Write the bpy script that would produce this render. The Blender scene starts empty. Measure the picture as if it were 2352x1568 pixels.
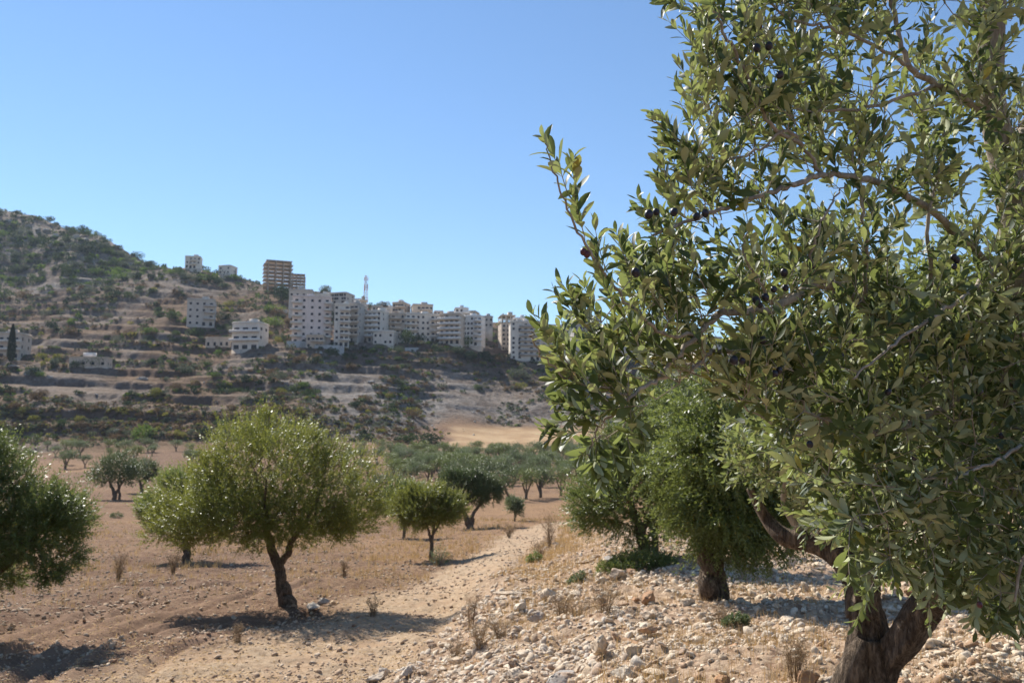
import bpy, math, random
import numpy as np
R = math.radians
rng = np.random.default_rng(7)
random.seed(7)
col = bpy.context.scene.collection
sc = bpy.context.scene

# ------------------------------------------------------------------ camera, world, sun, exposure
F = 1900.0                                   # focal length for a 2352 px wide frame
PITCH = math.atan(216 / F)
CAMZ = 2.7
cam = bpy.data.cameras.new('camera'); camo = bpy.data.objects.new('camera', cam); col.objects.link(camo)
camo.location = (0, 0, CAMZ); camo.rotation_euler = (math.pi / 2 + PITCH, 0, 0)
cam.sensor_width = 36; cam.lens = F / 2352 * 36
cam.clip_start = 0.05; cam.clip_end = 6000
cam.dof.use_dof = True; cam.dof.focus_distance = 2.5; cam.dof.aperture_fstop = 7.5
sc.camera = camo
HAZE = 0.0001
SUN_EL, SUN_AZ = 42.5, -38.0                 # degrees; azimuth from +Y, minus = left
w = bpy.data.worlds.new("World"); sc.world = w; w.use_nodes = True
wn = w.node_tree.nodes; wl = w.node_tree.links
sky = wn.new('ShaderNodeTexSky'); sky.sky_type = 'NISHITA'; sky.sun_disc = False
sky.sun_elevation = R(SUN_EL); sky.sun_rotation = R(SUN_AZ); sky.altitude = 300
sky.air_density = 1.15; sky.dust_density = 0.0; sky.ozone_density = 2.0
wb = wn.new('ShaderNodeMix'); wb.data_type = 'RGBA'; wb.blend_type = 'MULTIPLY'; wb.inputs[0].default_value = 1; wb.inputs[7].default_value = (0.84, 0.98, 1.11, 1)   # the camera's cool white balance
wl.new(sky.outputs[0], wb.inputs[6]); wl.new(wb.outputs[2], wn['Background'].inputs[0]); wn['Background'].inputs[1].default_value = 0.083
sun = bpy.data.lights.new('sun', 'SUN'); sun.energy = 5.0; sun.angle = R(0.53); sun.color = (1, 0.95, 0.87)
suno = bpy.data.objects.new('sun', sun); col.objects.link(suno)
suno.rotation_euler = (R(90 - SUN_EL), 0, R(180 - SUN_AZ) )
sc.view_settings.view_transform = 'Standard'; sc.view_settings.look = 'None'
sc.view_settings.gamma = 1; sc.view_settings.exposure = 0.72
sc.cycles.max_bounces = 7; sc.cycles.diffuse_bounces = 2; sc.cycles.transparent_max_bounces = 6
sc.cycles.sample_clamp_indirect = 6

# ------------------------------------------------------------------ helpers
def pt(x, y, Y):
    """photo position (2352 wide) at forward distance Y -> world point"""
    u = (x - 1176) / F; v = (784 - y) / F
    s = Y / (math.cos(PITCH) - v * math.sin(PITCH))
    return np.array((u * s, Y, CAMZ + (math.sin(PITCH) + v * math.cos(PITCH)) * s))
def px(x, y, z):
    """world -> photo position"""
    dz = z - CAMZ; c, s = math.cos(PITCH), math.sin(PITCH)
    fw = y * c + dz * s; up = -y * s + dz * c
    return 1176 + F * x / fw, 784 - F * up / fw
def norm(a):
    return a / np.maximum(np.linalg.norm(a, axis=-1, keepdims=True), 1e-9)
def h2(ix, iy, s=0):
    n = (ix.astype(np.int64) * 374761393 + iy.astype(np.int64) * 668265263 + s * 1274126177) & 0x7fffffff
    n = ((n ^ (n >> 13)) * 1274126177) & 0x7fffffff
    return ((n ^ (n >> 16)) & 0xffff) / 65535.0
def vnoise(x, y, s=0):
    x = np.asarray(x, float); y = np.asarray(y, float)
    ix = np.floor(x); iy = np.floor(y); fx = x - ix; fy = y - iy
    fx = fx * fx * (3 - 2 * fx); fy = fy * fy * (3 - 2 * fy)
    a = h2(ix, iy, s); b = h2(ix + 1, iy, s); c = h2(ix, iy + 1, s); d = h2(ix + 1, iy + 1, s)
    return (a * (1 - fx) + b * fx) * (1 - fy) + (c * (1 - fx) + d * fx) * fy - 0.5
def fbm(x, y, o=4, s=0):
    t = 0; a = 1.0
    for k in range(o):
        t = t + a * vnoise(x * 2 ** k + 17.3 * k, y * 2 ** k - 9.1 * k, s + k); a *= 0.5
    return t
def sstep(a, b, x):
    t = np.clip((np.asarray(x, float) - a) / (b - a), 0, 1); return t * t * (3 - 2 * t)

def mesh(name, V, faces, mats=(), smooth=False, attrs=None, mi=None):
    """faces: list of (n,k) int arrays"""
    me = bpy.data.meshes.new(name)
    V = np.ascontiguousarray(V, np.float32)
    faces = [np.asarray(f) for f in faces if len(f)]
    nl = sum(f.size for f in faces); nf = sum(len(f) for f in faces)
    me.vertices.add(len(V)); me.vertices.foreach_set('co', V.ravel())
    me.loops.add(nl); me.polygons.add(nf)
    me.loops.foreach_set('vertex_index', np.concatenate([f.ravel() for f in faces]).astype(np.int32))
    st = []; o = 0
    for f in faces:
        k = f.shape[1]; st.append(o + np.arange(len(f)) * k); o += f.size
    me.polygons.foreach_set('loop_start', np.concatenate(st).astype(np.int32))
    if smooth: me.polygons.foreach_set('use_smooth', np.ones(nf, bool))
    for m in mats: me.materials.append(m)
    if mi is not None: me.polygons.foreach_set('material_index', np.asarray(mi, np.int32))
    me.update(calc_edges=True)
    for k, v in (attrs or {}).items():
        a = me.attributes.new(k, 'FLOAT', 'POINT'); a.data.foreach_set('value', np.ascontiguousarray(v, np.float32))
    return me
def tag(o, label=None, cat=None, group=None, kind=None):
    if label: o['label'] = label
    if cat: o['category'] = cat
    if group: o['group'] = group
    if kind: o['kind'] = kind
    return o
def ob(name, me, parent=None, loc=None, rz=0, sc_=None):
    o = bpy.data.objects.new(name, me); col.objects.link(o)
    if parent is not None: o.parent = parent
    if loc is not None: o.location = [float(q) for q in loc]
    if rz: o.rotation_euler = (0, 0, rz)
    if sc_ is not None: o.scale = (sc_,) * 3 if np.isscalar(sc_) else [float(q) for q in sc_]
    return o
def empty(name, loc, rz=0):
    return ob(name, None, None, loc, rz)

class MB:
    """collects simple solids into one mesh"""
    def __init__(s): s.v = []; s.q = []; s.t = []; s.n = 0
    def add(s, V, q=None, t=None):
        V = np.asarray(V, float); s.v.append(V)
        if q is not None and len(q): s.q.append(np.asarray(q) + s.n)
        if t is not None and len(t): s.t.append(np.asarray(t) + s.n)
        s.n += len(V)
    def box(s, x0, x1, y0, y1, z0, z1):
        V = [(x, y, z) for z in (z0, z1) for y in (y0, y1) for x in (x0, x1)]
        s.add(V, [(0, 2, 3, 1), (4, 5, 7, 6), (0, 1, 5, 4), (2, 6, 7, 3), (0, 4, 6, 2), (1, 3, 7, 5)])
    def tube(s, P, rad, n=8, rough=0.0, seed=0, ridges=0):
        P = np.asarray(P, float); m = len(P); rad = np.asarray(rad, float)
        T = norm(np.gradient(P, axis=0)); U = norm(np.cross(T[0], (0.31, 0.93, 0.2)))
        rr = np.random.default_rng(seed); V = []
        th = np.arange(n) / n * 2 * math.pi; ph = rr.uniform(0, 6.3, 4)
        L = np.concatenate([[0], np.cumsum(np.linalg.norm(np.diff(P, axis=0), axis=1))])
        for i in range(m):
            U = norm(U - T[i] * np.dot(U, T[i])); W = np.cross(T[i], U)
            r = rad[i] * (1 + ridges * (0.6 * np.sin(3 * th + ph[0] + L[i] * 3) + 0.4 * np.sin(5 * th + ph[1] - L[i] * 4) + 0.3 * np.sin(9 * th + ph[2] + L[i] * 5)) + rough * rr.normal(0, 1, n))
            V.append(P[i] + (np.cos(th) * r)[:, None] * U + (np.sin(th) * r)[:, None] * W)
        V = np.concatenate(V + [P[:1], P[-1:]]); q = []
        i = np.arange(m - 1)[:, None] * n; j = np.arange(n)[None]; j2 = (j + 1) % n
        q = np.stack([i + j, i + j2, i + n + j2, i + n + j], -1).reshape(-1, 4)
        a = m * n; j = np.arange(n); j2 = (j + 1) % n
        t = np.concatenate([np.stack([j2, j, np.full(n, a)], -1), np.stack([(m - 1) * n + j, (m - 1) * n + j2, np.full(n, a + 1)], -1)])
        s.add(V, q, t)
    def me(s, name, mat, smooth=False, attrs=None):
        fs = []
        if s.q: fs.append(np.concatenate(s.q))
        if s.t: fs.append(np.concatenate(s.t))
        return mesh(name, np.concatenate(s.v), fs, [mat], smooth, attrs)
def spline(P, n):
    P = np.asarray(P, float); m = len(P); t = np.linspace(0, m - 1, n); out = np.empty((n, P.shape[1]))
    for k, a in enumerate(t):
        i = min(int(a), m - 2); f = a - i
        p0 = P[max(i - 1, 0)]; p1 = P[i]; p2 = P[i + 1]; p3 = P[min(i + 2, m - 1)]
        out[k] = 0.5 * (2 * p1 + (p2 - p0) * f + (2 * p0 - 5 * p1 + 4 * p2 - p3) * f * f + (3 * p1 - p0 - 3 * p2 + p3) * f ** 3)
    return out

# ------------------------------------------------------------------ materials
def newmat(name):
    m = bpy.data.materials.new(name); m.use_nodes = True; nt = m.node_tree
    return m, nt, nt.nodes['Principled BSDF'], nt.nodes['Material Output']
def N(nt, t, **k):
    n = nt.nodes.new(t)
    for a, b in k.items():
        if a.startswith('i_'): n.inputs[int(a[2:])].default_value = b
        else: setattr(n, a, b)
    return n
def mix(nt, fac, a, b, mode='MIX'):
    n = nt.nodes.new('ShaderNodeMix'); n.data_type = 'RGBA'; n.blend_type = mode
    for s, v in ((0, fac), (6, a), (7, b)):
        if hasattr(v, 'is_linked') or hasattr(v, 'links'): nt.links.new(v, n.inputs[s])
        elif s == 0: n.inputs[0].default_value = v
        else: n.inputs[s].default_value = tuple(v) + (1,)
    return n.outputs[2]
def noise(nt, scale, detail=5, rough=0.6, vec=None, dist=0.0):
    n = N(nt, 'ShaderNodeTexNoise'); n.inputs['Scale'].default_value = scale; n.inputs['Detail'].default_value = detail
    n.inputs['Roughness'].default_value = rough; n.inputs['Distortion'].default_value = dist
    if vec is not None: nt.links.new(vec, n.inputs['Vector'])
    return n.outputs[0]
def ramp(nt, v, a, b, lo=0.0, hi=1.0):
    n = N(nt, 'ShaderNodeMapRange'); n.interpolation_type = 'SMOOTHSTEP'
    nt.links.new(v, n.inputs[0]); n.inputs[1].default_value = a; n.inputs[2].default_value = b
    n.inputs[3].default_value = lo; n.inputs[4].default_value = hi
    return n.outputs[0]
def mth(nt, op, a, b=None):
    n = N(nt, 'ShaderNodeMath', operation=op)
    for i, v in enumerate((a, b)):
        if v is None: continue
        if hasattr(v, 'links'): nt.links.new(v, n.inputs[i])
        else: n.inputs[i].default_value = v
    return n.outputs[0]
def attr(nt, name):
    return N(nt, 'ShaderNodeAttribute', attribute_name=name).outputs['Fac']
def wpos(nt):
    return N(nt, 'ShaderNodeNewGeometry').outputs['Position']
def bump(nt, h, strength, dist, bs):
    b = N(nt, 'ShaderNodeBump'); b.inputs['Strength'].default_value = strength; b.inputs['Distance'].default_value = dist
    nt.links.new(h, b.inputs['Height']); nt.links.new(b.outputs[0], bs.inputs['Normal'])

def leaf_mat(name, top, top2, under, trans, rough=0.38, tfac=0.35, spec=0.5):
    m, nt, bs, out = newmat(name); L = nt.links
    g = N(nt, 'ShaderNodeNewGeometry'); tone = attr(nt, 'tone')
    c = mix(nt, tone, top, top2)
    ye = ramp(nt, tone, 0.965, 0.985)
    c = mix(nt, ye, c, (0.42, 0.30, 0.03))
    und = mix(nt, ye, under, (0.45, 0.33, 0.05))
    c = mix(nt, g.outputs['Backfacing'], c, und)
    L.new(c, bs.inputs['Base Color']); bs.inputs['Roughness'].default_value = rough
    r = mix(nt, g.outputs['Backfacing'], (rough,) * 3, (0.7,) * 3); L.new(r, bs.inputs['Roughness'])
    bs.inputs['Specular IOR Level'].default_value = spec
    t = N(nt, 'ShaderNodeBsdfTranslucent')
    L.new(mix(nt, tone, trans, tuple(q * 0.8 for q in trans)), t.inputs[0])
    ms = N(nt, 'ShaderNodeMixShader'); ms.inputs[0].default_value = tfac
    L.new(bs.outputs[0], ms.inputs[1]); L.new(t.outputs[0], ms.inputs[2]); L.new(ms.outputs[0], out.inputs[0])
    return m
M = {}
M['leaf_near'] = leaf_mat('olive_leaf', (0.013, 0.029, 0.009), (0.036, 0.072, 0.019), (0.42, 0.44, 0.25), (0.44, 0.52, 0.14), 0.52, 0.25)
M['leaf_mid'] = leaf_mat('olive_leaf_mid', (0.050, 0.085, 0.020), (0.120, 0.160, 0.040), (0.20, 0.225, 0.11), (0.24, 0.29, 0.07), 0.42, 0.33)
M['leaf_yellow'] = leaf_mat('olive_leaf_yellowish', (0.070, 0.100, 0.018), (0.200, 0.210, 0.045), (0.26, 0.26, 0.11), (0.34, 0.36, 0.06), 0.42, 0.36)
M['leaf_bright'] = leaf_mat('olive_leaf_bright', (0.052, 0.086, 0.020), (0.140, 0.178, 0.044), (0.25, 0.27, 0.13), (0.30, 0.36, 0.08), 0.42, 0.36)
M['leaf_dark'] = leaf_mat('olive_leaf_dark', (0.036, 0.066, 0.022), (0.080, 0.115, 0.040), (0.16, 0.19, 0.10), (0.16, 0.21, 0.06), 0.42, 0.28)
M['leaf_grey'] = leaf_mat('olive_leaf_grey', (0.075, 0.105, 0.050), (0.150, 0.180, 0.085), (0.20, 0.23, 0.13), (0.18, 0.24, 0.08), 0.5, 0.3)
def shrub_mat(name, a, b):
    m, nt, bs, out = newmat(name)
    t = N(nt, 'ShaderNodeBsdfTranslucent'); tone = attr(nt, 'tone')
    c = mix(nt, tone, a, b); o = N(nt, 'ShaderNodeObjectInfo')
    nt.links.new(c, bs.inputs['Base Color']); nt.links.new(c, t.inputs[0]); bs.inputs['Roughness'].default_value = 0.8
    bs.inputs['Specular IOR Level'].default_value = 0.2
    ms = N(nt, 'ShaderNodeMixShader'); ms.inputs[0].default_value = 0.3
    nt.links.new(bs.outputs[0], ms.inputs[1]); nt.links.new(t.outputs[0], ms.inputs[2]); nt.links.new(ms.outputs[0], out.inputs[0])
    return m
M['sh_green'] = shrub_mat('shrub_green', (0.045, 0.075, 0.025), (0.10, 0.135, 0.045))
M['sh_dark'] = shrub_mat('shrub_dark', (0.025, 0.042, 0.020), (0.055, 0.080, 0.036))
M['sh_yellow'] = shrub_mat('shrub_yellow', (0.16, 0.17, 0.03), (0.34, 0.30, 0.06))
M['sh_lime'] = shrub_mat('shrub_lime', (0.09, 0.15, 0.025), (0.20, 0.27, 0.05))
M['sh_grey'] = shrub_mat('shrub_grey', (0.085, 0.105, 0.065), (0.17, 0.185, 0.115))
M['sh_brown'] = shrub_mat('shrub_brown', (0.10, 0.065, 0.035), (0.21, 0.145, 0.080))
M['cypress'] = shrub_mat('cypress_green', (0.014, 0.028, 0.014), (0.035, 0.055, 0.025))
M['straw'] = shrub_mat('dry_straw', (0.36, 0.23, 0.10), (0.62, 0.43, 0.20))
M['twig'] = shrub_mat('dry_twig', (0.20, 0.13, 0.075), (0.42, 0.31, 0.19))

def bark_mat(name, a, b, scale=14, bst=0.7, bd=0.02):
    m, nt, bs, out = newmat(name)
    mp = N(nt, 'ShaderNodeMapping'); mp.inputs['Scale'].default_value = (1, 1, 0.28)
    nt.links.new(wpos(nt), mp.inputs[0])
    n1 = noise(nt, scale, 8, 0.65, mp.outputs[0], 0.6); n2 = noise(nt, scale * 4, 4, 0.6, mp.outputs[0])
    f = ramp(nt, mth(nt, 'ADD', mth(nt, 'MULTIPLY', n1, 0.7), mth(nt, 'MULTIPLY', n2, 0.3)), 0.34, 0.66)
    nt.links.new(mix(nt, f, a, b), bs.inputs['Base Color']); bs.inputs['Roughness'].default_value = 0.9
    bs.inputs['Specular IOR Level'].default_value = 0.2
    bump(nt, f, bst, bd, bs)
    return m
M['bark'] = bark_mat('bark', (0.045, 0.031, 0.022), (0.30, 0.225, 0.16), 26, 1.0, 0.03)
M['bark_grey'] = bark_mat('bark_smooth_grey', (0.20, 0.165, 0.125), (0.42, 0.36, 0.29), 30, 0.3, 0.004)
M['bark_twig'] = bark_mat('bark_twig', (0.20, 0.155, 0.11), (0.40, 0.33, 0.25), 60, 0.2, 0.002)
m, nt, bs, out = newmat('ripe_olive'); M['fruit'] = m
nt.links.new(mix(nt, ramp(nt, noise(nt, 90, 3, 0.6, wpos(nt)), 0.4, 0.7), (0.006, 0.005, 0.010), (0.035, 0.028, 0.045)), bs.inputs['Base Color'])
bs.inputs['Roughness'].default_value = 0.42
m, nt, bs, out = newmat('reddish_olive'); M['fruit_red'] = m
bs.inputs['Base Color'].default_value = (0.09, 0.02, 0.025, 1); bs.inputs['Roughness'].default_value = 0.4

def rock_mat(name, cols):
    m, nt, bs, out = newmat(name)
    oi = N(nt, 'ShaderNodeObjectInfo').outputs['Random']
    f = mth(nt, 'FRACT', mth(nt, 'ADD', attr(nt, 'tone'), oi))
    cr = N(nt, 'ShaderNodeValToRGB'); nt.links.new(f, cr.inputs[0]); e = cr.color_ramp.elements
    while len(e) < len(cols): e.new(0.5)
    for k, (p, c) in enumerate(cols): e[k].position = p; e[k].color = tuple(c) + (1,)
    tc = wpos(nt)
    n1 = noise(nt, 22, 6, 0.65, tc); n2 = noise(nt, 6, 3, 0.6, tc)
    c = mix(nt, ramp(nt, n2, 0.5, 0.72, 0, 0.55), cr.outputs[0], (0.46, 0.27, 0.15))
    c = mix(nt, ramp(nt, n1, 0.38, 0.62, 0.45, 0), c, (0.23, 0.17, 0.12))
    nt.links.new(c, bs.inputs['Base Color']); bs.inputs['Roughness'].default_value = 0.95
    bs.inputs['Specular IOR Level'].default_value = 0.15
    bump(nt, n1, 0.6, 0.02, bs)
    return m
M['rock'] = rock_mat('limestone', [(0, (0.66, 0.53, 0.39)), (0.35, (0.78, 0.67, 0.52)), (0.6, (0.62, 0.47, 0.32)), (0.8, (0.58, 0.52, 0.44)), (1, (0.44, 0.27, 0.16))])
M['rock_orange'] = rock_mat('ochre_rock', [(0, (0.42, 0.24, 0.13)), (0.5, (0.50, 0.30, 0.18)), (1, (0.45, 0.29, 0.18))])
M['rock_grey'] = rock_mat('grey_rock', [(0, (0.36, 0.35, 0.33)), (0.5, (0.46, 0.44, 0.40)), (1, (0.34, 0.32, 0.30))])
M['rock_brown'] = rock_mat('soil_stone', [(0, (0.40, 0.27, 0.17)), (0.4, (0.52, 0.39, 0.27)), (0.7, (0.60, 0.48, 0.35)), (1, (0.33, 0.20, 0.13))])
def wall_mat(name, c, c2, sc=0.25):
    m, nt, bs, out = newmat(name); tc = wpos(nt)
    mp = N(nt, 'ShaderNodeMapping'); mp.inputs['Scale'].default_value = (1, 1, 0.35); nt.links.new(tc, mp.inputs[0])
    n1 = noise(nt, sc * 3, 6, 0.7, mp.outputs[0]); n2 = noise(nt, 2.0, 3, 0.6, tc)
    f = mth(nt, 'MULTIPLY', ramp(nt, n1, 0.45, 0.75), 0.8)
    nt.links.new(mix(nt, mth(nt, 'MULTIPLY', n2, 0.3), mix(nt, f, c, c2), c2), bs.inputs['Base Color'])
    bs.inputs['Roughness'].default_value = 0.9
    return m
M['w_cream'] = wall_mat('wall_cream', (0.78, 0.70, 0.60), (0.52, 0.45, 0.38))
M['w_white'] = wall_mat('wall_white', (0.85, 0.80, 0.74), (0.60, 0.54, 0.48))
M['w_grey'] = wall_mat('wall_bare_concrete', (0.54, 0.49, 0.43), (0.33, 0.29, 0.26))
M['w_tan'] = wall_mat('wall_tan', (0.64, 0.53, 0.42), (0.40, 0.32, 0.25))
M['w_conc'] = wall_mat('raw_concrete', (0.50, 0.41, 0.33), (0.36, 0.28, 0.22))
M['w_pink'] = wall_mat('wall_pinkish', (0.80, 0.67, 0.60), (0.55, 0.45, 0.39))
m, nt, bs, out = newmat('window_glass'); M['glass'] = m
bs.inputs['Base Color'].default_value = (0.03, 0.035, 0.045, 1); bs.inputs['Roughness'].default_value = 0.25
m, nt, bs, out = newmat('mast_steel'); M['steel'] = m
nt.links.new(mix(nt, ramp(nt, mth(nt, 'SINE', mth(nt, 'MULTIPLY', N(nt, 'ShaderNodeSeparateXYZ').outputs[2], 1.0)), -0.1, 0.1), (0.55, 0.5, 0.48), (0.45, 0.14, 0.10)), bs.inputs['Base Color'])
nt.links.new(wpos(nt), [n for n in nt.nodes if n.type == 'SEPXYZ'][0].inputs[0]); bs.inputs['Roughness'].default_value = 0.6

# ------------------------------------------------------------------ terrain
import time; _t0 = time.time()
def tick(n): print('TICK', n, round(time.time() - _t0, 1))
def zc(y, Y): return pt(1176, y, Y)[2]
NL = [(0.3, None, 1.05), (2, None, 0.95), (5, None, 0.45), (10.4, 1568), (13.5, 1470), (17.3, 1400), (23, 1335), (32, 1285), (56, 1213), (90, 1165), (127, 1127), (180, 1085), (235, 1045)]
COLS = {
 -900: NL + [(262, 1028), (285, 960), (330, 880), (400, 790), (500, 660), (620, 520), (740, 440), (900, 455)],
 0: NL + [(262, 1026), (275, 995), (298, 902), (322, 890), (335, 872), (348, 838), (380, 822), (430, 790), (480, 742), (540, 690), (600, 640), (650, 585), (700, 530), (740, 482), (900, 500)],
 180: NL + [(262, 1026), (275, 995), (298, 902), (322, 890), (335, 872), (350, 850), (380, 828), (430, 780), (480, 735), (540, 680), (600, 630), (650, 575), (690, 528), (850, 545)],
 400: NL + [(260, 1022), (272, 990), (292, 915), (315, 898), (345, 860), (400, 810), (432, 752), (450, 738), (500, 700), (560, 645), (600, 609), (700, 620)],
 700: NL + [(262, 1018), (274, 985), (288, 930), (315, 905), (345, 862), (385, 802), (402, 785), (440, 745), (520, 692), (570, 665), (610, 662), (800, 690)],
 870: NL + [(262, 1018), (276, 990), (294, 955), (316, 925), (340, 880), (374, 838), (398, 797), (412, 787), (450, 757), (520, 715), (570, 697), (700, 706)],
 1000: [(0.3, None, 1.05), (2, None, 0.95), (5, None, 0.55), (9.2, 1568), (12, 1488), (17.3, 1398), (23, 1340), (32, 1287), (56, 1213), (90, 1165), (127, 1129), (180, 1087), (240, 1044), (262, 1024), (290, 1002), (318, 975), (336, 942), (352, 912), (372, 880), (392, 838), (410, 800), (450, 768), (500, 748), (560, 740), (700, 748)],
 1176: [(0.3, None, 1.05), (2, None, 1.0), (5, None, 0.75), (7.5, 1568), (9.5, 1480), (12, 1400), (15, 1356), (18, 1325), (24, 1293), (32, 1268), (45, 1232), (56, 1212), (90, 1165), (127, 1131), (180, 1090), (240, 1046), (258, 1036), (330, 986), (345, 962), (362, 930), (382, 900), (402, 872), (425, 832), (450, 812), (520, 772), (600, 750), (750, 755)],
 1500: [(0.3, None, 1.05), (2, None, 1.0), (5.7, 1568), (7.6, 1490), (10, 1415), (13, 1345), (16, 1280), (22, 1240), (32, 1220), (45, 1208), (56, 1200), (90, 1165), (127, 1131), (180, 1090), (240, 1046), (262, 1034), (330, 990), (350, 955), (400, 885), (450, 835), (520, 795), (600, 775), (800, 780)],
 1900: [(0.3, None, 1.05), (2, None, 1.0), (5.7, 1568), (7.6, 1480), (11, 1385), (16, 1310), (20, 1290), (30, 1245), (40, 1215), (60, 1195), (90, 1165), (127, 1131), (180, 1090), (250, 1045), (330, 1000), (400, 905), (500, 830), (600, 798), (900, 806)],
 2352: [(0.3, None, 1.05), (2, None, 1.05), (5.2, 1568), (6.5, 1500), (9, 1400), (14, 1305), (20, 1262), (30, 1225), (40, 1203), (60, 1185), (90, 1160), (127, 1130), (180, 1090), (250, 1045), (330, 1000), (400, 905), (500, 830), (600, 798), (900, 806)],
}
CX = sorted(COLS); CA = np.array([math.atan((x - 1176) / F) for x in CX]); CK = []
for x in CX:
    k = COLS[x]; ca = math.cos(math.atan((x - 1176) / F))
    CK.append((np.log([q[0] / ca for q in k]), np.array([q[2] if q[1] is None else zc(q[1], q[0]) for q in k])))
def base_z(x, y):
    r = np.maximum(np.hypot(x, y), 0.3); az = np.arctan2(x, y); lr = np.log(r)
    Z = []
    for lk, zk in CK:
        z = 0
        for d, wt in ((-0.035, 0.2), (-0.015, 0.2), (0, 0.2), (0.015, 0.2), (0.035, 0.2)): z = z + wt * np.interp(lr + d, lk, zk)
        Z.append(z)
    Z = np.array(Z); a = np.clip(az, CA[0], CA[-1])
    i = np.clip(np.searchsorted(CA, a) - 1, 0, len(CA) - 2); f = (a - CA[i]) / (CA[i + 1] - CA[i]); f = f * f * (3 - 2 * f)
    n = np.arange(Z.shape[1]) if Z.ndim == 2 else None
    return Z[i, n] * (1 - f) + Z[i + 1, n] * f
# path centre line (world), read off the photograph
PATHD = [(400, 1640, 8.6), (640, 1580, 10.0), (830, 1510, 12.2), (960, 1440, 15), (1010, 1385, 18.5), (1060, 1345, 22.5), (1120, 1305, 28), (1180, 1270, 34), (1215, 1245, 41), (1250, 1222, 50), (1300, 1205, 60)]
PATH = np.array([pt(*p)[:2] for p in PATHD]); PATH = spline(PATH, 90)
def seg_dist(x, y, P):
    d = np.full(x.shape, 1e9)
    for a, b in zip(P[:-1], P[1:]):
        ab = b - a; t = np.clip(((x - a[0]) * ab[0] + (y - a[1]) * ab[1]) / (ab @ ab), 0, 1)
        d = np.minimum(d, np.hypot(x - a[0] - t * ab[0], y - a[1] - t * ab[1]))
    return d
RUTS = [[(-200, 1560, 11), (60, 1470, 13.2), (200, 1410, 16), (330, 1370, 19.5), (480, 1345, 22), (650, 1322, 25), (850, 1302, 29), (960, 1292, 31), (1050, 1282, 33)],
        [(-100, 1640, 9), (60, 1540, 10.8), (170, 1480, 13), (330, 1425, 15.6), (480, 1395, 17.8), (640, 1358, 21), (850, 1316, 26), (1000, 1300, 29.5)],
        [(-150, 1590, 10.2), (40, 1505, 12.0), (150, 1448, 14.2), (300, 1400, 17.2), (470, 1368, 20), (650, 1345, 22.4), (800, 1322, 25.2)],
        [(20, 1640, 8.8), (110, 1545, 10.9), (220, 1480, 13.2), (360, 1440, 14.8), (520, 1418, 16.0)],
        [(300, 1640, 8.8), (330, 1560, 10.6), (400, 1500, 12.5), (520, 1452, 14), (640, 1430, 15)],
        [(-100, 1500, 12.3), (150, 1420, 15.6), (300, 1385, 18.3), (450, 1362, 20.3), (640, 1336, 23.2)]]
RUTW = [spline(np.array([pt(*p)[:2] for p in r]), 40) for r in RUTS]
BANKD = [(820, 1640, 8.3), (870, 1568, 9.3), (1000, 1485, 12.0), (1060, 1430, 14.5), (1100, 1385, 17.0), (1160, 1330, 22), (1205, 1292, 28), (1250, 1245, 40), (1320, 1200, 56)]
BANK = spline(np.array([pt(*p)[:2] for p in BANKD]), 60)
def bank_x(y):
    return np.interp(y, BANK[:, 1], BANK[:, 0])
def rocky_mask(x, y):
    d = x - bank_x(y)                                  # right of the bank edge
    m = sstep(-0.5, 0.6, d + 0.7 * fbm(x * 0.8, y * 0.8, 3, 3)) * (1 - sstep(30, 60, y)) * sstep(-3, 2, y + 6)
    return m
def path_mask(x, y):
    d = seg_dist(x, y, PATH[::3]) + 0.5 * fbm(x * 0.9, y * 0.9, 3, 5)
    wd = 1.15 + .75 * (1 - sstep(11, 22, y))
    return (1 - sstep(0.75 * wd, 1.75 * wd, d)) * (1 - sstep(50, 75, y))
def height(x, y, fine=True):
    x = np.atleast_1d(np.asarray(x, float)); y = np.atleast_1d(np.asarray(y, float))
    z = base_z(x, y); r = np.hypot(x, y)
    azd = 1176 + F * np.tan(np.clip(np.arctan2(x, y), -1.2, 1.2)); r0 = 262 + 56 * sstep(880, 1060, azd)
    hill = sstep(r0, r0 + 30, r)
    z = z + hill * (fbm(x / 55, y / 55, 4, 11) * 5.0) * sstep(280, 420, r) + hill * fbm(x / 14, y / 14, 4, 12) * 1.6
    for st, wa, s0 in ((3.4, 1.3, 21), (6.0, 1.0, 24)):
        wp = wa * fbm(x / 85, y / 85, 3, s0) + x / 130; q = z / st + wp; fl = np.floor(q); fr = q - fl
        zt = (fl + .12 * fr + .88 * sstep(0.62, 0.92, fr) - wp) * st
        tw = hill * (.25 + .35 * sstep(r0 + 38, r0 + 70, r)) * sstep(-0.25, 0.12, fbm(x / 60, y / 60, 3, s0 + 10))
        z = z * (1 - tw) + zt * tw
    z = z + (1 - hill) * sstep(20, 60, r) * fbm(x / 12, y / 12, 3, 41) * 0.5
    if fine:
        nr = 1 - sstep(40, 80, r)
        rk = rocky_mask(x, y) * nr
        sel = nr > 0
        if sel.any():
            xs, ys = x[sel], y[sel]; dz = fbm(xs * 0.7, ys * 0.7, 4, 51) * 0.16 + fbm(xs * 5, ys * 5, 3, 52) * (0.035 + 0.05 * rk[sel])
            near = r[sel] < 40; dn = np.full(xs.shape, 9.0)
            for P in RUTW:
                d = np.full(xs.shape, 9.0); d[near] = seg_dist(xs[near], ys[near], P)
                dn = np.minimum(dn, d)
            dz = dz - 0.075 * np.exp(-(dn / 0.11) ** 2) + 0.04 * np.exp(-((dn - 0.26) / 0.11) ** 2)
            z[sel] += dz * nr[sel]
    return z
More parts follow.
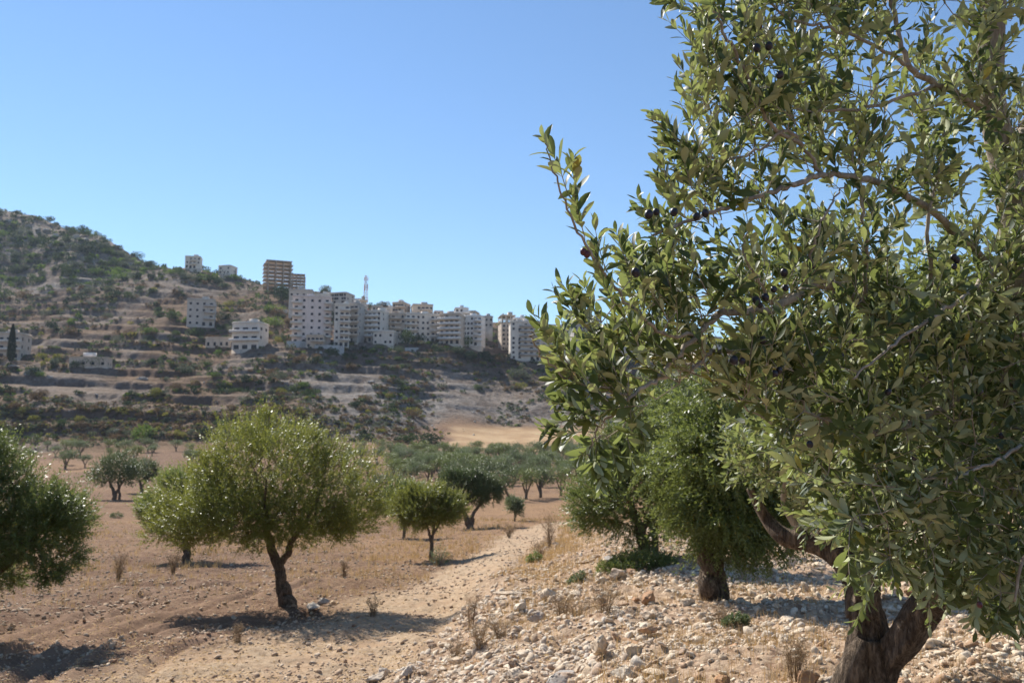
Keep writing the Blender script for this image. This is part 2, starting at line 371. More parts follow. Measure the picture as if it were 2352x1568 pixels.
def hits(xd, yd, lo=5.0, hi=900.0, n=420):
    """where rays through photo positions meet the terrain"""
    xd = np.atleast_1d(np.asarray(xd, float)); yd = np.atleast_1d(np.asarray(yd, float))
    u = (xd - 1176) / F; v = (784 - yd) / F; s = 1 / (math.cos(PITCH) - v * math.sin(PITCH))
    tx = u * s; tz = (math.sin(PITCH) + v * math.cos(PITCH)) * s
    Y = np.exp(np.linspace(math.log(lo), math.log(hi), n)); res = np.full(len(xd), np.nan)
    if len(xd) <= 12:
        for i_ in range(len(xd)):
            z_ = height(tx[i_] * Y, Y, False); h_ = np.where(z_ > CAMZ + tz[i_] * Y)[0]
            if len(h_): res[i_] = Y[h_[0]]
        Y = Y[:0]
    for a in Y:
        todo = np.isnan(res)
        if not todo.any(): break
        z = height(tx[todo] * a, np.full(todo.sum(), a), False)
        h = z > CAMZ + tz[todo] * a
        idx = np.where(todo)[0][h]; res[idx] = a
    x = tx * res; ok = ~np.isnan(res); z = np.zeros(len(xd)); z[ok] = height(x[ok], res[ok])
    return x, res, z, ok

tick('ground sheet:')
# ground sheet: polar grid, finer in view and near
az = np.concatenate([np.linspace(-math.pi, R(-40), 60, endpoint=False), np.linspace(R(-40), R(40), 1000), np.linspace(R(40), math.pi, 60)[1:]])
rr = np.concatenate([np.exp(np.linspace(math.log(0.35), math.log(4.5), 25, endpoint=False)), np.exp(np.linspace(math.log(4.5), math.log(30), 340, endpoint=False)),
                     np.exp(np.linspace(math.log(30), math.log(255), 170, endpoint=False)), np.arange(255, 520, 1.05), np.arange(520, 760, 2.0), np.exp(np.linspace(math.log(762), math.log(1700), 20))])
na, nr_ = len(az), len(rr)
GX = (np.sin(az)[None] * rr[:, None]).ravel(); GY = (np.cos(az)[None] * rr[:, None]).ravel()
GZ = height(GX, GY)
GR = np.hypot(GX, GY)
far = GR > 950; GZ[far] = GZ[far] - (GR[far] - 950) * 0.08
i = np.arange(nr_ - 1)[:, None] * na; j = np.arange(na - 1)[None]
Q = np.stack([i + j, i + na + j, i + na + j + 1, i + j + 1], -1).reshape(-1, 4)
rk = rocky_mask(GX, GY); pm = path_mask(GX, GY) * (1 - rk * 0.6)
PXx, PXy = px(GX, np.maximum(GY, 0.3), GZ)
GAZ = 1176 + F * np.tan(np.clip(np.arctan2(GX, GY), -1.2, 1.2)); GR0 = 58 * sstep(880, 1060, GAZ)
hillm = sstep(250, 285, GR - GR0 + 14 * fbm(GX / 25, GY / 25, 2, 61))
fieldm = sstep(1020, 1050, PXx + 25 * fbm(GX / 9, GY / 9, 3, 62)) * sstep(252, 262, GR) * (1 - sstep(333, 345, GR + 8 * fbm(GX / 12, GY / 12, 2, 63))) * (1 - sstep(1500, 1800, PXx)) * (GY > 0) * sstep(972, 990, PXy)
grassm = np.clip(sstep(26, 40, GR) * (1 - hillm) * (0.28 + 0.9 * fbm(GX / 14, GY / 14, 3, 64)) + 0.8 * sstep(14, 30, GR) * (1 - sstep(40, 200, GR)) * sstep(-9, -3, GX - 0) * (1 - pm), 0, 1)
bx = bank_x(GY)
grassm = np.maximum(grassm, 0.75 * np.exp(-((GX - bx + 0.3) / 1.1) ** 2) * sstep(7, 14, GY) * (1 - pm))
greyh = hillm * np.clip(sstep(620, 800, PXx) * (1 - sstep(330, 440, GR)) * 0.9 + sstep(-0.05, 0.35, fbm(GX / 30, GY / 30, 3, 65)) * 0.5 + sstep(560, 680, GR) * 0.5, 0, 1)
rut = np.zeros_like(GX); nearm = (GR < 40) & (GY > 0)
for P in RUTW: rut[nearm] = np.maximum(rut[nearm], np.exp(-((seg_dist(GX[nearm], GY[nearm], P) - 0.1) / 0.3) ** 2))
ground_m, nt, bs, out = newmat('ground'); L = nt.links
P0 = wpos(nt)
n_f = noise(nt, 9, 8, 0.7, P0); n_m = noise(nt, 1.3, 6, 0.6, P0); n_l = noise(nt, 0.11, 6, 0.62, P0); n_x = noise(nt, 0.03, 4, 0.6, P0)
n_p = noise(nt, 45, 4, 0.7, P0)
soil = mix(nt, ramp(nt, n_m, 0.35, 0.68), (0.118, 0.066, 0.043), (0.200, 0.127, 0.084))
soil = mix(nt, ramp(nt, n_f, 0.52, 0.68, 0, 0.7), soil, (0.36, 0.25, 0.165))
soil = mix(nt, ramp(nt, n_p, 0.57, 0.66, 0, 0.8), soil, (0.52, 0.41, 0.28))
soil = mix(nt, ramp(nt, n_f, 0.46, 0.33, 0, 0.6), soil, (0.080, 0.045, 0.030))
pathc = mix(nt, ramp(nt, n_f, 0.4, 0.62), (0.42, 0.30, 0.19), (0.54, 0.41, 0.275))
pathc = mix(nt, ramp(nt, n_m, 0.42, 0.62, 0, 0.6), pathc, (0.31, 0.195, 0.12))
c = mix(nt, mth(nt, 'MULTIPLY', attr(nt, 'rut'), ramp(nt, n_m, .25, .6, .35, .85)), soil, (0.28, 0.18, 0.12))
grs = mix(nt, ramp(nt, n_f, 0.35, 0.65), (0.185, 0.105, 0.060), (0.35, 0.225, 0.125))
gfac = mth(nt, 'MULTIPLY', attr(nt, 'grass'), ramp(nt, mth(nt, 'ADD', mth(nt, 'MULTIPLY', n_m, 0.5), mth(nt, 'MULTIPLY', n_l, 0.5)), 0.36, 0.56, 0.35, 1))
c = mix(nt, gfac, c, grs)
c = mix(nt, mth(nt, 'MULTIPLY', attr(nt, 'path'), ramp(nt, n_m, 0.3, 0.6, 0.6, 1)), c, pathc)
rocky = mix(nt, ramp(nt, n_f, 0.35, 0.6), (0.24, 0.150, 0.098), (0.50, 0.365, 0.25))
c = mix(nt, attr(nt, 'rocky'), c, rocky)
# hill: red brown soil, straw, grey stone
hs = mix(nt, ramp(nt, n_l, 0.36, 0.62), (0.120, 0.073, 0.049), (0.225, 0.148, 0.096))
n_h = noise(nt, 0.45, 6, 0.7, P0)
hs = mix(nt, ramp(nt, n_h, 0.5, 0.66, 0, 0.8), hs, (0.26, 0.185, 0.12))
hs = mix(nt, ramp(nt, n_h, 0.5, 0.38, 0, 0.75), hs, (0.075, 0.068, 0.035))
geo = N(nt, 'ShaderNodeNewGeometry'); sx = N(nt, 'ShaderNodeSeparateXYZ'); L.new(geo.outputs['Normal'], sx.inputs[0])
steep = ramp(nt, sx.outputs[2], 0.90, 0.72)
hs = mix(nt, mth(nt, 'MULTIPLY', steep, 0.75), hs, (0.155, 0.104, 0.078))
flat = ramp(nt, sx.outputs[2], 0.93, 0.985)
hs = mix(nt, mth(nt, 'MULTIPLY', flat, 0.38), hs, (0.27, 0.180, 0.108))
gr = mix(nt, ramp(nt, n_h, 0.35, 0.65), (0.17, 0.15, 0.13), (0.34, 0.305, 0.27))
hs = mix(nt, mth(nt, 'MULTIPLY', attr(nt, 'grey'), ramp(nt, n_l, 0.35, 0.55, 0.45, 1)), hs, gr)
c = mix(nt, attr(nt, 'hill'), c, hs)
fc = mix(nt, ramp(nt, n_l, 0.35, 0.65), (0.33, 0.215, 0.120), (0.43, 0.300, 0.175))
fc = mix(nt, ramp(nt, noise(nt, 0.5, 3, 0.6, P0), 0.62, 0.7, 0, 0.6), fc, (0.22, 0.15, 0.09))
c = mix(nt, attr(nt, 'field'), c, fc)
L.new(c, bs.inputs['Base Color']); bs.inputs['Roughness'].default_value = 1.0; bs.inputs['Specular IOR Level'].default_value = 0.05
hb = mth(nt, 'ADD', mth(nt, 'MULTIPLY', n_f, 0.05), mth(nt, 'ADD', mth(nt, 'MULTIPLY', n_p, 0.012), mth(nt, 'MULTIPLY', mth(nt, 'MULTIPLY', n_h, 2.5), attr(nt, 'hill'))))
bump(nt, hb, 0.9, 1.0, bs)
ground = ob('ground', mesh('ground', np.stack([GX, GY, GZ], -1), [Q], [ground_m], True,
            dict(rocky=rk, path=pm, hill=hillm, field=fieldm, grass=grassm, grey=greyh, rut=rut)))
tag(ground, kind='structure')

tick('leaves and branches')
# ------------------------------------------------------------------ leaves and branches
def shoot_leaves(B, D, L, K, bend, ll, lw, g, spread=(28, 58), up=0.35, tipfrac=0.45, drop=0.06):
    """leaf frames along shoots: opposite pairs, each pair turned from the last"""
    S = len(B); s = (np.arange(K) + 0.6) / K
    s = np.clip(s[None, :] + g.normal(0, 0.2 / K, (S, K)), 0, 1)[..., None]
    pos = B[:, None] + (D[:, None] * s + bend[:, None] * s * s) * L[:, None, None]
    T = norm(D[:, None] + 2 * bend[:, None] * s)
    ax = norm(g.normal(0, 1, (S, 1, 3))); U = norm(np.cross(T, ax)); V = np.cross(T, U)
    ph = (np.arange(K) * math.pi / 2)[None] + g.uniform(0, 6.28, (S, 1)) + g.normal(0, 0.35, (S, K))
    out = []
    for sg in (0, math.pi):
        p = (ph + sg + g.normal(0, 0.2, (S, K)))[..., None]
        W = np.cos(p) * U + np.sin(p) * V
        a = np.radians(g.uniform(spread[0], spread[1], (S, K)))[..., None] * (1.05 - 0.4 * s)
        Fw = norm(T * np.cos(a) + W * np.sin(a) + np.array((0, 0, 1.)) * up * 0.25 + g.normal(0, 0.10, (S, K, 3)))
        Nn = T * np.sin(a) - W * np.cos(a) + np.array((0, 0, 1.)) * up + g.normal(0, 0.30, (S, K, 3))
        Nn = norm(Nn - Fw * (Nn * Fw).sum(-1, keepdims=True))
        Ls = ll * g.uniform(0.72, 1.15, (S, K)) * (1 - (1 - tipfrac) * np.clip((s[..., 0] - 0.55) / 0.45, 0, 1)) * (0.75 + 0.25 * np.clip(s[..., 0] * 4, 0, 1))
        keep = g.random((S, K)) > drop
        out.append((pos[keep], Fw[keep], Nn[keep], Ls[keep]))
    P, Fw, Nn, Ls = (np.concatenate([o[k] for o in out]) for k in range(4))
    Ws = Ls * lw / ll * g.uniform(0.8, 1.2, len(Ls))
    return P, Fw, Nn, Ls, Ws
def leaf_hi(name, P, Fw, Nn, Ls, Ws, mat, g, tone=None):
    n = len(P); S = np.cross(Fw, Nn); Ls = Ls[:, None]; Ws = Ws[:, None]
    curl = g.normal(0.12, 0.22, (n, 1)); side = g.normal(0, 0.12, (n, 1)); fold = g.uniform(0.10, 0.45, (n, 1)); tw = g.normal(0, 0.35, (n, 1))
    V = np.empty((n, 14, 3))
    def c(s): return P + Fw * Ls * s - Nn * Ls * curl * s * s + S * Ls * side * s * s
    V[:, 0] = c(0.0)
    for k, (s, wd) in enumerate(((0.16, 0.32), (0.40, 0.86), (0.64, 1.0), (0.86, 0.66))):
        cc = c(s); Sx = norm(S + Nn * tw * s); hw = Ws * wd * 0.5
        V[:, 1 + 3 * k] = cc - Sx * hw + Nn * hw * fold
        V[:, 2 + 3 * k] = cc
        V[:, 3 + 3 * k] = cc + Sx * hw + Nn * hw * fold
    V[:, 13] = c(1.0)
    b = (np.arange(n) * 14)[:, None, None]
    q = np.array([[1 + 3 * k + a, 2 + 3 * k + a, 5 + 3 * k + a, 4 + 3 * k + a] for k in range(3) for a in (0, 1)])[None] + b
    t = np.array([[0, 2, 1], [0, 3, 2], [10, 11, 13], [11, 12, 13]])[None] + b
    if tone is None: tone = g.random(n)
    return mesh(name, V.reshape(-1, 3), [q.reshape(-1, 4), t.reshape(-1, 3)], [mat], True, {'tone': np.repeat(tone, 14)})
def leaf_lo(name, P, Fw, Nn, Ls, Ws, mat, g, tone=None):
    n = len(P); S = np.cross(Fw, Nn); Ls = Ls[:, None]; Ws = Ws[:, None]
    V = np.empty((n, 4, 3)); V[:, 0] = P; m_ = P + Fw * Ls * 0.55
    V[:, 1] = m_ + S * Ws * 0.5; V[:, 2] = P + Fw * Ls - Nn * Ls * 0.12; V[:, 3] = m_ - S * Ws * 0.5
    q = np.arange(n * 4).reshape(n, 4)
    if tone is None: tone = g.random(n)
    return mesh(name, V.reshape(-1, 3), [q], [mat], False, {'tone': np.repeat(tone, 4)})
def cones(mb, A, B, ra, rb, n=5):
    """many truncated cones at once"""
    T = norm(B - A); U = norm(np.cross(T, np.array((0.3, 0.5, 0.81)))); W = np.cross(T, U)
    th = np.arange(n) / n * 2 * math.pi; c = np.cos(th)[None, :, None]; s = np.sin(th)[None, :, None]
    o = U[:, None] * c + W[:, None] * s; m = len(A)
    V = np.concatenate([A[:, None] + o * ra[:, None, None], B[:, None] + o * rb[:, None, None]], 1).reshape(-1, 3)
    j = np.arange(n); q = np.stack([j, (j + 1) % n, n + (j + 1) % n, n + j], -1)[None] + (np.arange(m) * 2 * n)[:, None, None]
    mb.add(V, q.reshape(-1, 4))

class Skel:
    """branch graph grown by joining each shoot to the nearest branch"""
    def __init__(s): s.p = []; s.par = []; s.rad = []
    def guide(s, P, n=12, parent=-1, r0=0, r1=0):
        P = spline(P, n); last = parent
        for k, q in enumerate(P):
            s.p.append(q); s.par.append(last); s.rad.append(r0 + (r1 - r0) * k / (n - 1)); last = len(s.p) - 1
    def grow(s, A, D, g, steps=4, dirw=0.25):
        """A shoot bases, D shoot directions"""
        cap = len(s.p) + len(A) * (steps + 1) + 5; buf = np.empty((cap, 3)); n = len(s.p); buf[:n] = s.p
        d0 = np.array([np.min(np.linalg.norm(buf[:n] - a, axis=1)) for a in A]); node = {}
        for k in np.argsort(d0):
            a = A[k]; v = a - buf[:n]; dist = np.linalg.norm(v, axis=1)
            cost = dist * (1 + dirw * (1 - (v @ D[k]) / np.maximum(dist, 1e-6))) + 0.02 * (dist < 0.02)
            i = int(np.argmin(cost)); p = buf[i]; L = np.linalg.norm(a - p); last = i
            m = max(1, min(steps, int(L / 0.06)))
            c1 = p + (a - p) * 0.4 + g.normal(0, 0.06, 3) * L + np.array((0, 0, -0.05)) * L; c2 = a - D[k] * L * 0.35
            for q in range(1, m + 1):
                t = q / m; b = (1 - t) ** 3 * p + 3 * (1 - t) ** 2 * t * c1 + 3 * (1 - t) * t * t * c2 + t ** 3 * a
                buf[n] = b; s.p.append(b); s.par.append(last); s.rad.append(0); last = n; n += 1
            node[k] = last
        return node
    def edges(s, tipr=0.0016, ex=0.42):
        n = len(s.p); cnt = np.zeros(n); kids = np.zeros(n, int)
        for i in range(n):
            if s.par[i] >= 0: kids[s.par[i]] += 1
        cnt[kids == 0] = 1
        for i in range(n - 1, -1, -1):
            if s.par[i] >= 0: cnt[s.par[i]] += cnt[i]
        P = np.array(s.p); par = np.array(s.par); r = np.maximum(tipr * cnt ** ex, np.array(s.rad))
        c = np.where(par >= 0)[0]
        rp = np.minimum(r[par[c]], r[c] * 1.25)
        return P[par[c]], P[c], rp, r[c]

def bark_branches(name, mb, mat, parent):
    return ob(name, mb.me(name, mat, True), parent)

# ------------------------------------------------------------------ olive trees (mid distance)
def olive_tree(xb, yb, Y, limbs, lobes, label, leaf='leaf_mid', nsh=1600, K=9, ll=0.065, lw=0.016, shl=0.26, seed=1, group=None, tr=0.12, up=0.6, cat='tree', zoff=0.0, droop=0.0):
    """limbs: list of [(dx, dz, dy, r) ...] offsets in metres from the base; lobes: (dx, dz, dy, rx, rz, ry, weight)"""
    g = np.random.default_rng(seed); nsh = int(nsh * 1.35); ll *= 1.08; lw *= 1.3; b = pt(xb, yb, Y); b[2] = height(b[0], b[1])[0] - 0.03 + zoff
    root = empty('olive_tree', b); tag(root, label, cat, group)
    mb = MB(); sk = Skel()
    for k, l in enumerate(limbs):
        P = np.array([(q[0], q[2], q[1]) for q in l], float); r = np.array([q[3] for q in l], float) * 0.78
        n = 6 + 5 * len(P); PP = spline(P, n); rr_ = np.interp(np.linspace(0, 1, n), np.linspace(0, 1, len(r)), r)
        PP += np.stack([vnoise(np.arange(n) * .5, np.full(n, k + seed), 1), vnoise(np.arange(n) * .5, np.full(n, k + seed), 2), np.zeros(n)], -1) * rr_[:, None] * 0.7
        mb.tube(PP, rr_, 14, 0.02, seed + k, 0.13)
        sk.guide(PP[n // 2:], max(4, n // 2), -1, 0, 0)
    tree_trunk = None
    lob = np.array(lobes, float); wgt = lob[:, 6] / lob[:, 6].sum(); pick = g.choice(len(lob), nsh, p=wgt); l = lob[pick]
    c = l[:, [0, 2, 1]]; ax = l[:, [3, 5, 4]]
    CC, CRr, CL = [], [], []
    for q, lb_ in enumerate(lob):
        nc = int(10 + 9 * lb_[3] * lb_[5]) if lb_[3] > .4 else 2
        d_ = norm(g.normal(0, 1, (nc, 3))); CC.append(lb_[[0, 2, 1]] + d_ * lb_[[3, 5, 4]] * g.uniform(.62, 1.0, (nc, 1))); CRr.append(np.full(nc, .0) + np.mean(lb_[3:6]) * g.uniform(.22, .46, nc)); CL.append(np.full(nc, q))
    CC, CRr, CL = map(np.concatenate, (CC, CRr, CL))
    ci = np.empty(nsh, int)
    for q in range(len(lob)):
        m_ = pick == q; opt = np.where(CL == q)[0]; w_ = CRr[opt] ** 2; ci[m_] = g.choice(opt, m_.sum(), p=w_ / w_.sum())
    dr = norm(g.normal(0, 1, (nsh, 3))); inn = g.random(nsh) < .3
    Ac = CC[ci] + dr * (CRr[ci] * g.random(nsh) ** .38)[:, None] * np.array((1, 1, .85))
    Ai = c + dr * ax * (.92 * g.random(nsh) ** .4)[:, None]
    A = np.where(inn[:, None], Ai, Ac)
    dr = np.where(inn[:, None], dr, norm(dr + norm((CC[ci] - c) / ax) * .8))
    low = height(A[:, 0] + b[0], A[:, 1] + b[1], False) - b[2] + 0.25
    A[:, 2] = np.maximum(A[:, 2], low)
    cen = np.average(lob[:, [0, 2, 1]], axis=0, weights=lob[:, 6])
    outd = norm(A - cen)
    D = norm(dr * 0.9 + outd * 0.5 + np.array((0, 0, up)) + g.normal(0, 0.35, (nsh, 3)) - np.array((0, 0, droop)) * (outd[:, 2:3] < 0.1))
    sel = g.choice(nsh, min(nsh, 420), replace=False); sk.grow(A[sel], D[sel], g, 3)
    e = sk.edges(0.005, 0.40); e = (e[0], e[1], np.minimum(e[2], tr * 0.5), np.minimum(e[3], tr * 0.5)); cones(mb, *e, n=4)
    ob('trunk', mb.me('trunk', M['bark'], True), root)
    Ls = shl * g.uniform(0.6, 1.25, nsh) * np.where(g.random(nsh) < 0.15, 1.75, 1)
    bend = np.array((0, 0, 0.15 - droop)) + g.normal(0, 0.12, (nsh, 3))
    P, Fw, Nn, LL, WW = shoot_leaves(A, D, Ls, K, bend, ll, lw, g)
    ltone = np.clip(np.repeat(0.5 + 1.1 * vnoise(A[:, 0] * 1.4, A[:, 2] * 1.4 + A[:, 1], seed + 9), 1), 0, 0.94)
    # tone follows the clump a leaf is in, with scatter
    tn = np.clip(0.5 + 1.1 * vnoise(P[:, 0] * 1.3, P[:, 2] * 1.3 + P[:, 1], seed + 9) + g.normal(0, 0.18, len(P)), 0, 0.95)
    tn[g.random(len(P)) < 0.012] = 1.0
    cr = ob('crown', leaf_lo('crown', P, Fw, Nn, LL, WW, M[leaf], g, tn), root)
    return root
G1 = None
# the tree by the path, centre left
olive_tree(655, 1402, 17.3, [
    [(0.12, -0.2, 0, .25), (0.08, 0.0, 0, .20), (0.01, 0.22, 0, .165), (-0.08, 0.45, 0, .145), (-0.16, 0.66, .02, .14), (-0.18, 0.84, .03, .13), (-0.30, 1.12, .05, .11), (-0.42, 1.4, .1, .10), (-0.52, 1.7, .1, .08), (-0.62, 2.2, .1, .05), (-0.7, 2.7, 0, .03)],
    [(-0.16, 0.76, 0, .10), (-0.06, 0.92, 0, .09), (0.03, 1.08, -.03, .085), (0.08, 1.26, -.08, .08), (0.22, 1.45, -.12, .07), (0.42, 1.75, -.2, .05), (0.6, 2.1, -.1, .04), (0.7, 2.5, 0, .02)],
    [(-0.05, -0.2, -.05, .12), (-0.10, 0.1, 0.0, .09), (-0.15, 0.38, 0.02, .07), (-0.17, 0.62, 0.02, .04)],
    [(-0.45, 1.6, .1, .06), (-0.9, 1.95, .3, .045), (-1.4, 2.3, .2, .02)],
    [(-0.4, 1.6, .1, .05), (-0.3, 2.1, -.6, .04), (-.2, 2.6, -.9, .02)]],
    [(-0.5, 2.7, 0, 1.5, .98, 1.4, 3), (-1.75, 2.15, .1, 1.05, .78, 1.0, 1.7), (-2.25, 1.7, 0, .62, .45, .6, .7), (0.8, 2.3, 0, 1.15, .85, 1.1, 1.9), (1.35, 1.85, 0, .55, .48, .6, .8), (-0.2, 3.35, 0, .7, .5, .6, .6),
     (-1.2, 1.75, -.2, 1.1, .42, .9, 1.5), (.35, 1.72, -.1, 1.1, .36, .9, 1.3), (-0.5, 1.85, -.5, 1.3, .42, .7, 1.3), (1.1, 1.6, 0, .5, .3, .5, .4), (-1.7, 1.5, 0, .55, .3, .5, .4),
     (-0.95, 3.2, .1, .65, .45, .5, .5), (-0.55, 3.7, 0, .22, .36, .2, .09), (0.35, 3.3, 0, .35, .35, .3, .15), (0.9, 2.95, 0, .25, .4, .2, .12), (-1.5, 2.8, 0, .45, .4, .4, .25)],
    'rounded olive tree with forked leaning trunk alone beside the dirt path, yellowish crown top', 'leaf_yellow', 5600, 9, .062, .017, .28, 11)
# dark crown cut by the left edge
olive_tree(-95, 1400, 13.6, [
    [(0, -.1, 0, .18), (0, .4, 0, .15), (.1, .9, 0, .12), (.3, 1.5, 0, .09), (.5, 2.2, 0, .05)],
    [(0.05, .8, 0, .1), (.5, 1.1, 0, .07), (1.0, 1.5, 0, .04)]],
    [(0.1, 2.3, 0, 1.0, .85, 1.0, 3), (0.25, 1.5, -.2, .95, .6, .9, 2), (1.2, 1.95, 0, .68, .62, .8, 1.7), (1.5, 1.5, 0, .4, .32, .5, .4), (0.0, 3.0, 0, .5, .3, .5, .4), (-.8, 1.9, 0, .9, .9, .9, 1.2), (.75, 1.15, 0, .35, .2, .4, .15)],
    'dark dense olive tree cut off by the left edge, crown reaching near the ground', 'leaf_mid', 4600, 9, .064, .017, .28, 23, up=0.45)
# tree behind and left of the central one
olive_tree(428, 1292, 31, [
    [(0, -.1, 0, .2), (-.02, .5, 0, .17), (-.1, 1.1, 0, .13), (-.3, 1.9, 0, .08)], [(-.05, .9, 0, .11), (.4, 1.6, 0, .08), (.8, 2.2, 0, .04)]],
    [(-.6, 2.2, 0, 1.2, .95, 1.1, 2), (.4, 2.3, 0, 1.2, .9, 1.1, 2), (-1.0, 1.7, 0, .75, .6, .8, .9), (-.2, 2.9, 0, .8, .5, .7, .8)],
    'olive tree half hidden behind the forked olive tree, trunk left of the fork', 'leaf_bright', 2400, 8, .09, .026, .32, 31)
# small slender tree at the path
olive_tree(990, 1293, 31.5, [
    [(.03, -.1, 0, .12), (0, .35, 0, .1), (0.0, .75, 0, .085), (-.05, .95, 0, .07), (-.2, 1.4, 0, .05), (-.45, 1.9, 0, .03)],
    [(0, .75, 0, .07), (.08, 1.1, 0, .055), (.1, 1.6, 0, .045), (.1, 2.2, 0, .03)], [(.05, .95, 0, .05), (.35, 1.5, .1, .035), (.5, 1.9, .1, .02)]],
    [(-.25, 1.85, 0, 1.15, .6, 1.0, 3), (-.9, 2.0, 0, .7, .5, .6, 1), (.45, 1.95, 0, .75, .5, .7, 1.2), (-.1, 2.35, 0, .75, .35, .6, .9), (.85, 2.1, 0, .35, .3, .3, .25), (-.7, 2.5, 0, .2, .28, .2, .12), (.4, 2.5, 0, .22, .3, .2, .14), (-1.35, 2.15, 0, .25, .3, .25, .12), (-.5, 1.5, 0, .5, .25, .5, .3), (.1, 2.65, 0, .2, .25, .2, .08)],
    'small slender olive tree leaning over the dirt path, its shadow lying across the path', 'leaf_yellow', 2600, 8, .085, .022, .3, 41)
olive_tree(928, 1232, 46, [[(0, -.1, 0, .12), (0, .8, 0, .1), (-.2, 1.8, 0, .06)]],
    [(-.3, 2.3, 0, 1.1, .8, 1, 2), (-.8, 2.0, 0, .7, .6, .7, 1), (.3, 2.5, 0, .8, .7, .8, 1)],
    'pale green olive tree just behind the small slender tree, hidden at its left side', 'leaf_mid', 1100, 7, .12, .036, .36, 43)
# dark wide tree past it
olive_tree(1078, 1218, 55, [
    [(0, -.1, 0, .32), (-.1, .5, 0, .26), (-.35, 1.1, 0, .15), (-.65, 1.7, 0, .1), (-.9, 2.4, 0, .05)],
    [(.1, -.1, 0, .28), (.15, .6, 0, .18), (.35, 1.1, 0, .13), (.75, 1.7, 0, .1), (1.0, 2.4, 0, .06)]],
    [(-.6, 2.75, 0, 1.35, .95, 1.3, 2.2), (.9, 2.7, 0, 1.15, .85, 1.2, 2), (.1, 3.2, 0, 1.0, .6, 1, 1), (1.5, 2.3, 0, .6, .55, .7, .7), (-1.2, 3.3, 0, .6, .5, .6, .5), (-1.3, 2.2, 0, .5, .4, .5, .4), (.5, 2.0, 0, .8, .4, .8, .5)],
    'wide dark olive tree on two crooked stems, standing behind the small slender tree', 'leaf_dark', 2600, 8, .11, .034, .36, 47)
olive_tree(1182, 1200, 62, [[(0, -.1, 0, .08), (0, .6, 0, .06), (-.15, 1.2, 0, .03)], [(0, .3, 0, .05), (.3, .9, 0, .03)]],
    [(-.1, 1.15, 0, .65, .5, .6, 2), (.25, .9, 0, .45, .4, .4, 1)],
    'little grey green olive sapling in the dry grass beyond the path', 'leaf_grey', 420, 6, .12, .036, .32, 53, up=.7)
# right side
olive_tree(1640, 1418, 11.0, [
    [(.02, -.15, 0, .22), (-.02, .15, 0, .175), (-.04, .45, 0, .155), (-.1, .8, 0, .14), (-.15, 1.2, 0, .10), (-.3, 1.7, 0, .06)],
    [(.0, .6, 0, .12), (.15, 1.1, .1, .09), (.5, 1.7, .2, .05)], [(.12, -.1, 0, .12), (.1, .35, 0, .09), (.03, .7, 0, .08)]],
    [(-.05, 1.65, 0, .68, .85, .8, 3), (.65, 1.7, .2, .75, .95, .8, 2.6), (.1, 2.3, 0, .75, .55, .7, 1.6), (.2, 1.0, -.2, .42, .42, .5, .9), (.85, 1.1, .1, .6, .45, .6, .9), (-.1, 1.15, 0, .45, .4, .5, .7), (.35, .72, -.2, .18, .25, .2, .14), (1.4, 1.9, .3, .7, .9, .8, 1.4)],
    'bright green olive tree with thick gnarled trunk in the rocky ground, drooping leafy branches', 'leaf_bright', 5200, 9, .064, .018, .26, 61, up=0.15, droop=0.5)
olive_tree(1475, 1278, 16.0, [
    [(0.05, -.1, 0, .17), (0, .3, 0, .14), (-.1, .7, 0, .1), (-.3, 1.3, 0, .06)], [(0, .5, 0, .09), (.4, 1.2, 0, .06), (.8, 1.8, 0, .03)], [(.25, -.1, .2, .1), (.28, .5, .2, .08), (.4, 1.0, .2, .06)]],
    [(-.3, 1.2, 0, .95, .75, 1.0, 3), (-.85, 1.05, 0, .55, .5, .6, 1), (.15, 1.9, 0, .85, .75, .9, 2.4), (.35, 2.6, .1, .7, .7, .7, 1.4), (.75, 1.3, 0, .7, .8, .8, 1.5), (.75, 3.0, .3, .6, .5, .6, .8), (-.55, 1.75, 0, .45, .45, .5, .7), (1.6, 2.6, .8, 1.0, .7, .9, 1.3)],
    'dark green low crowned olive tree behind the bright green one, above a low bush', 'leaf_mid', 5200, 9, .064, .018, .28, 67)
olive_tree(1811, 1293, 20.5, [[(-.03, -.1, 0, .1), (-.02, .5, 0, .08), (-.2, 1.2, 0, .06)], [(.08, -.1, 0, .09), (.12, .6, 0, .07), (.4, 1.3, 0, .05)]],
    [(0, 1.8, 0, 1.2, .9, 1.1, 2), (.8, 2.0, 0, .9, .8, .9, 1), (-.7, 1.6, 0, .8, .6, .8, 1)],
    'olive tree on two thin pale stems far behind the near tree', 'leaf_mid', 1500, 8, .075, .021, .3, 71)
olive_tree(2240, 1262, 24, [[(0, -.1, 0, .16), (-.02, .7, 0, .12), (-.2, 1.5, 0, .08)], [(.1, .4, 0, .09), (.5, 1.3, 0, .05)]],
    [(0, 2.1, 0, 1.4, 1.0, 1.2, 2), (1.0, 2.2, 0, .9, .8, .9, 1)],
    'olive tree in full sun behind the foliage at the right edge of the photo', 'leaf_mid', 1500, 8, .08, .023, .3, 73)

tick('far grove')
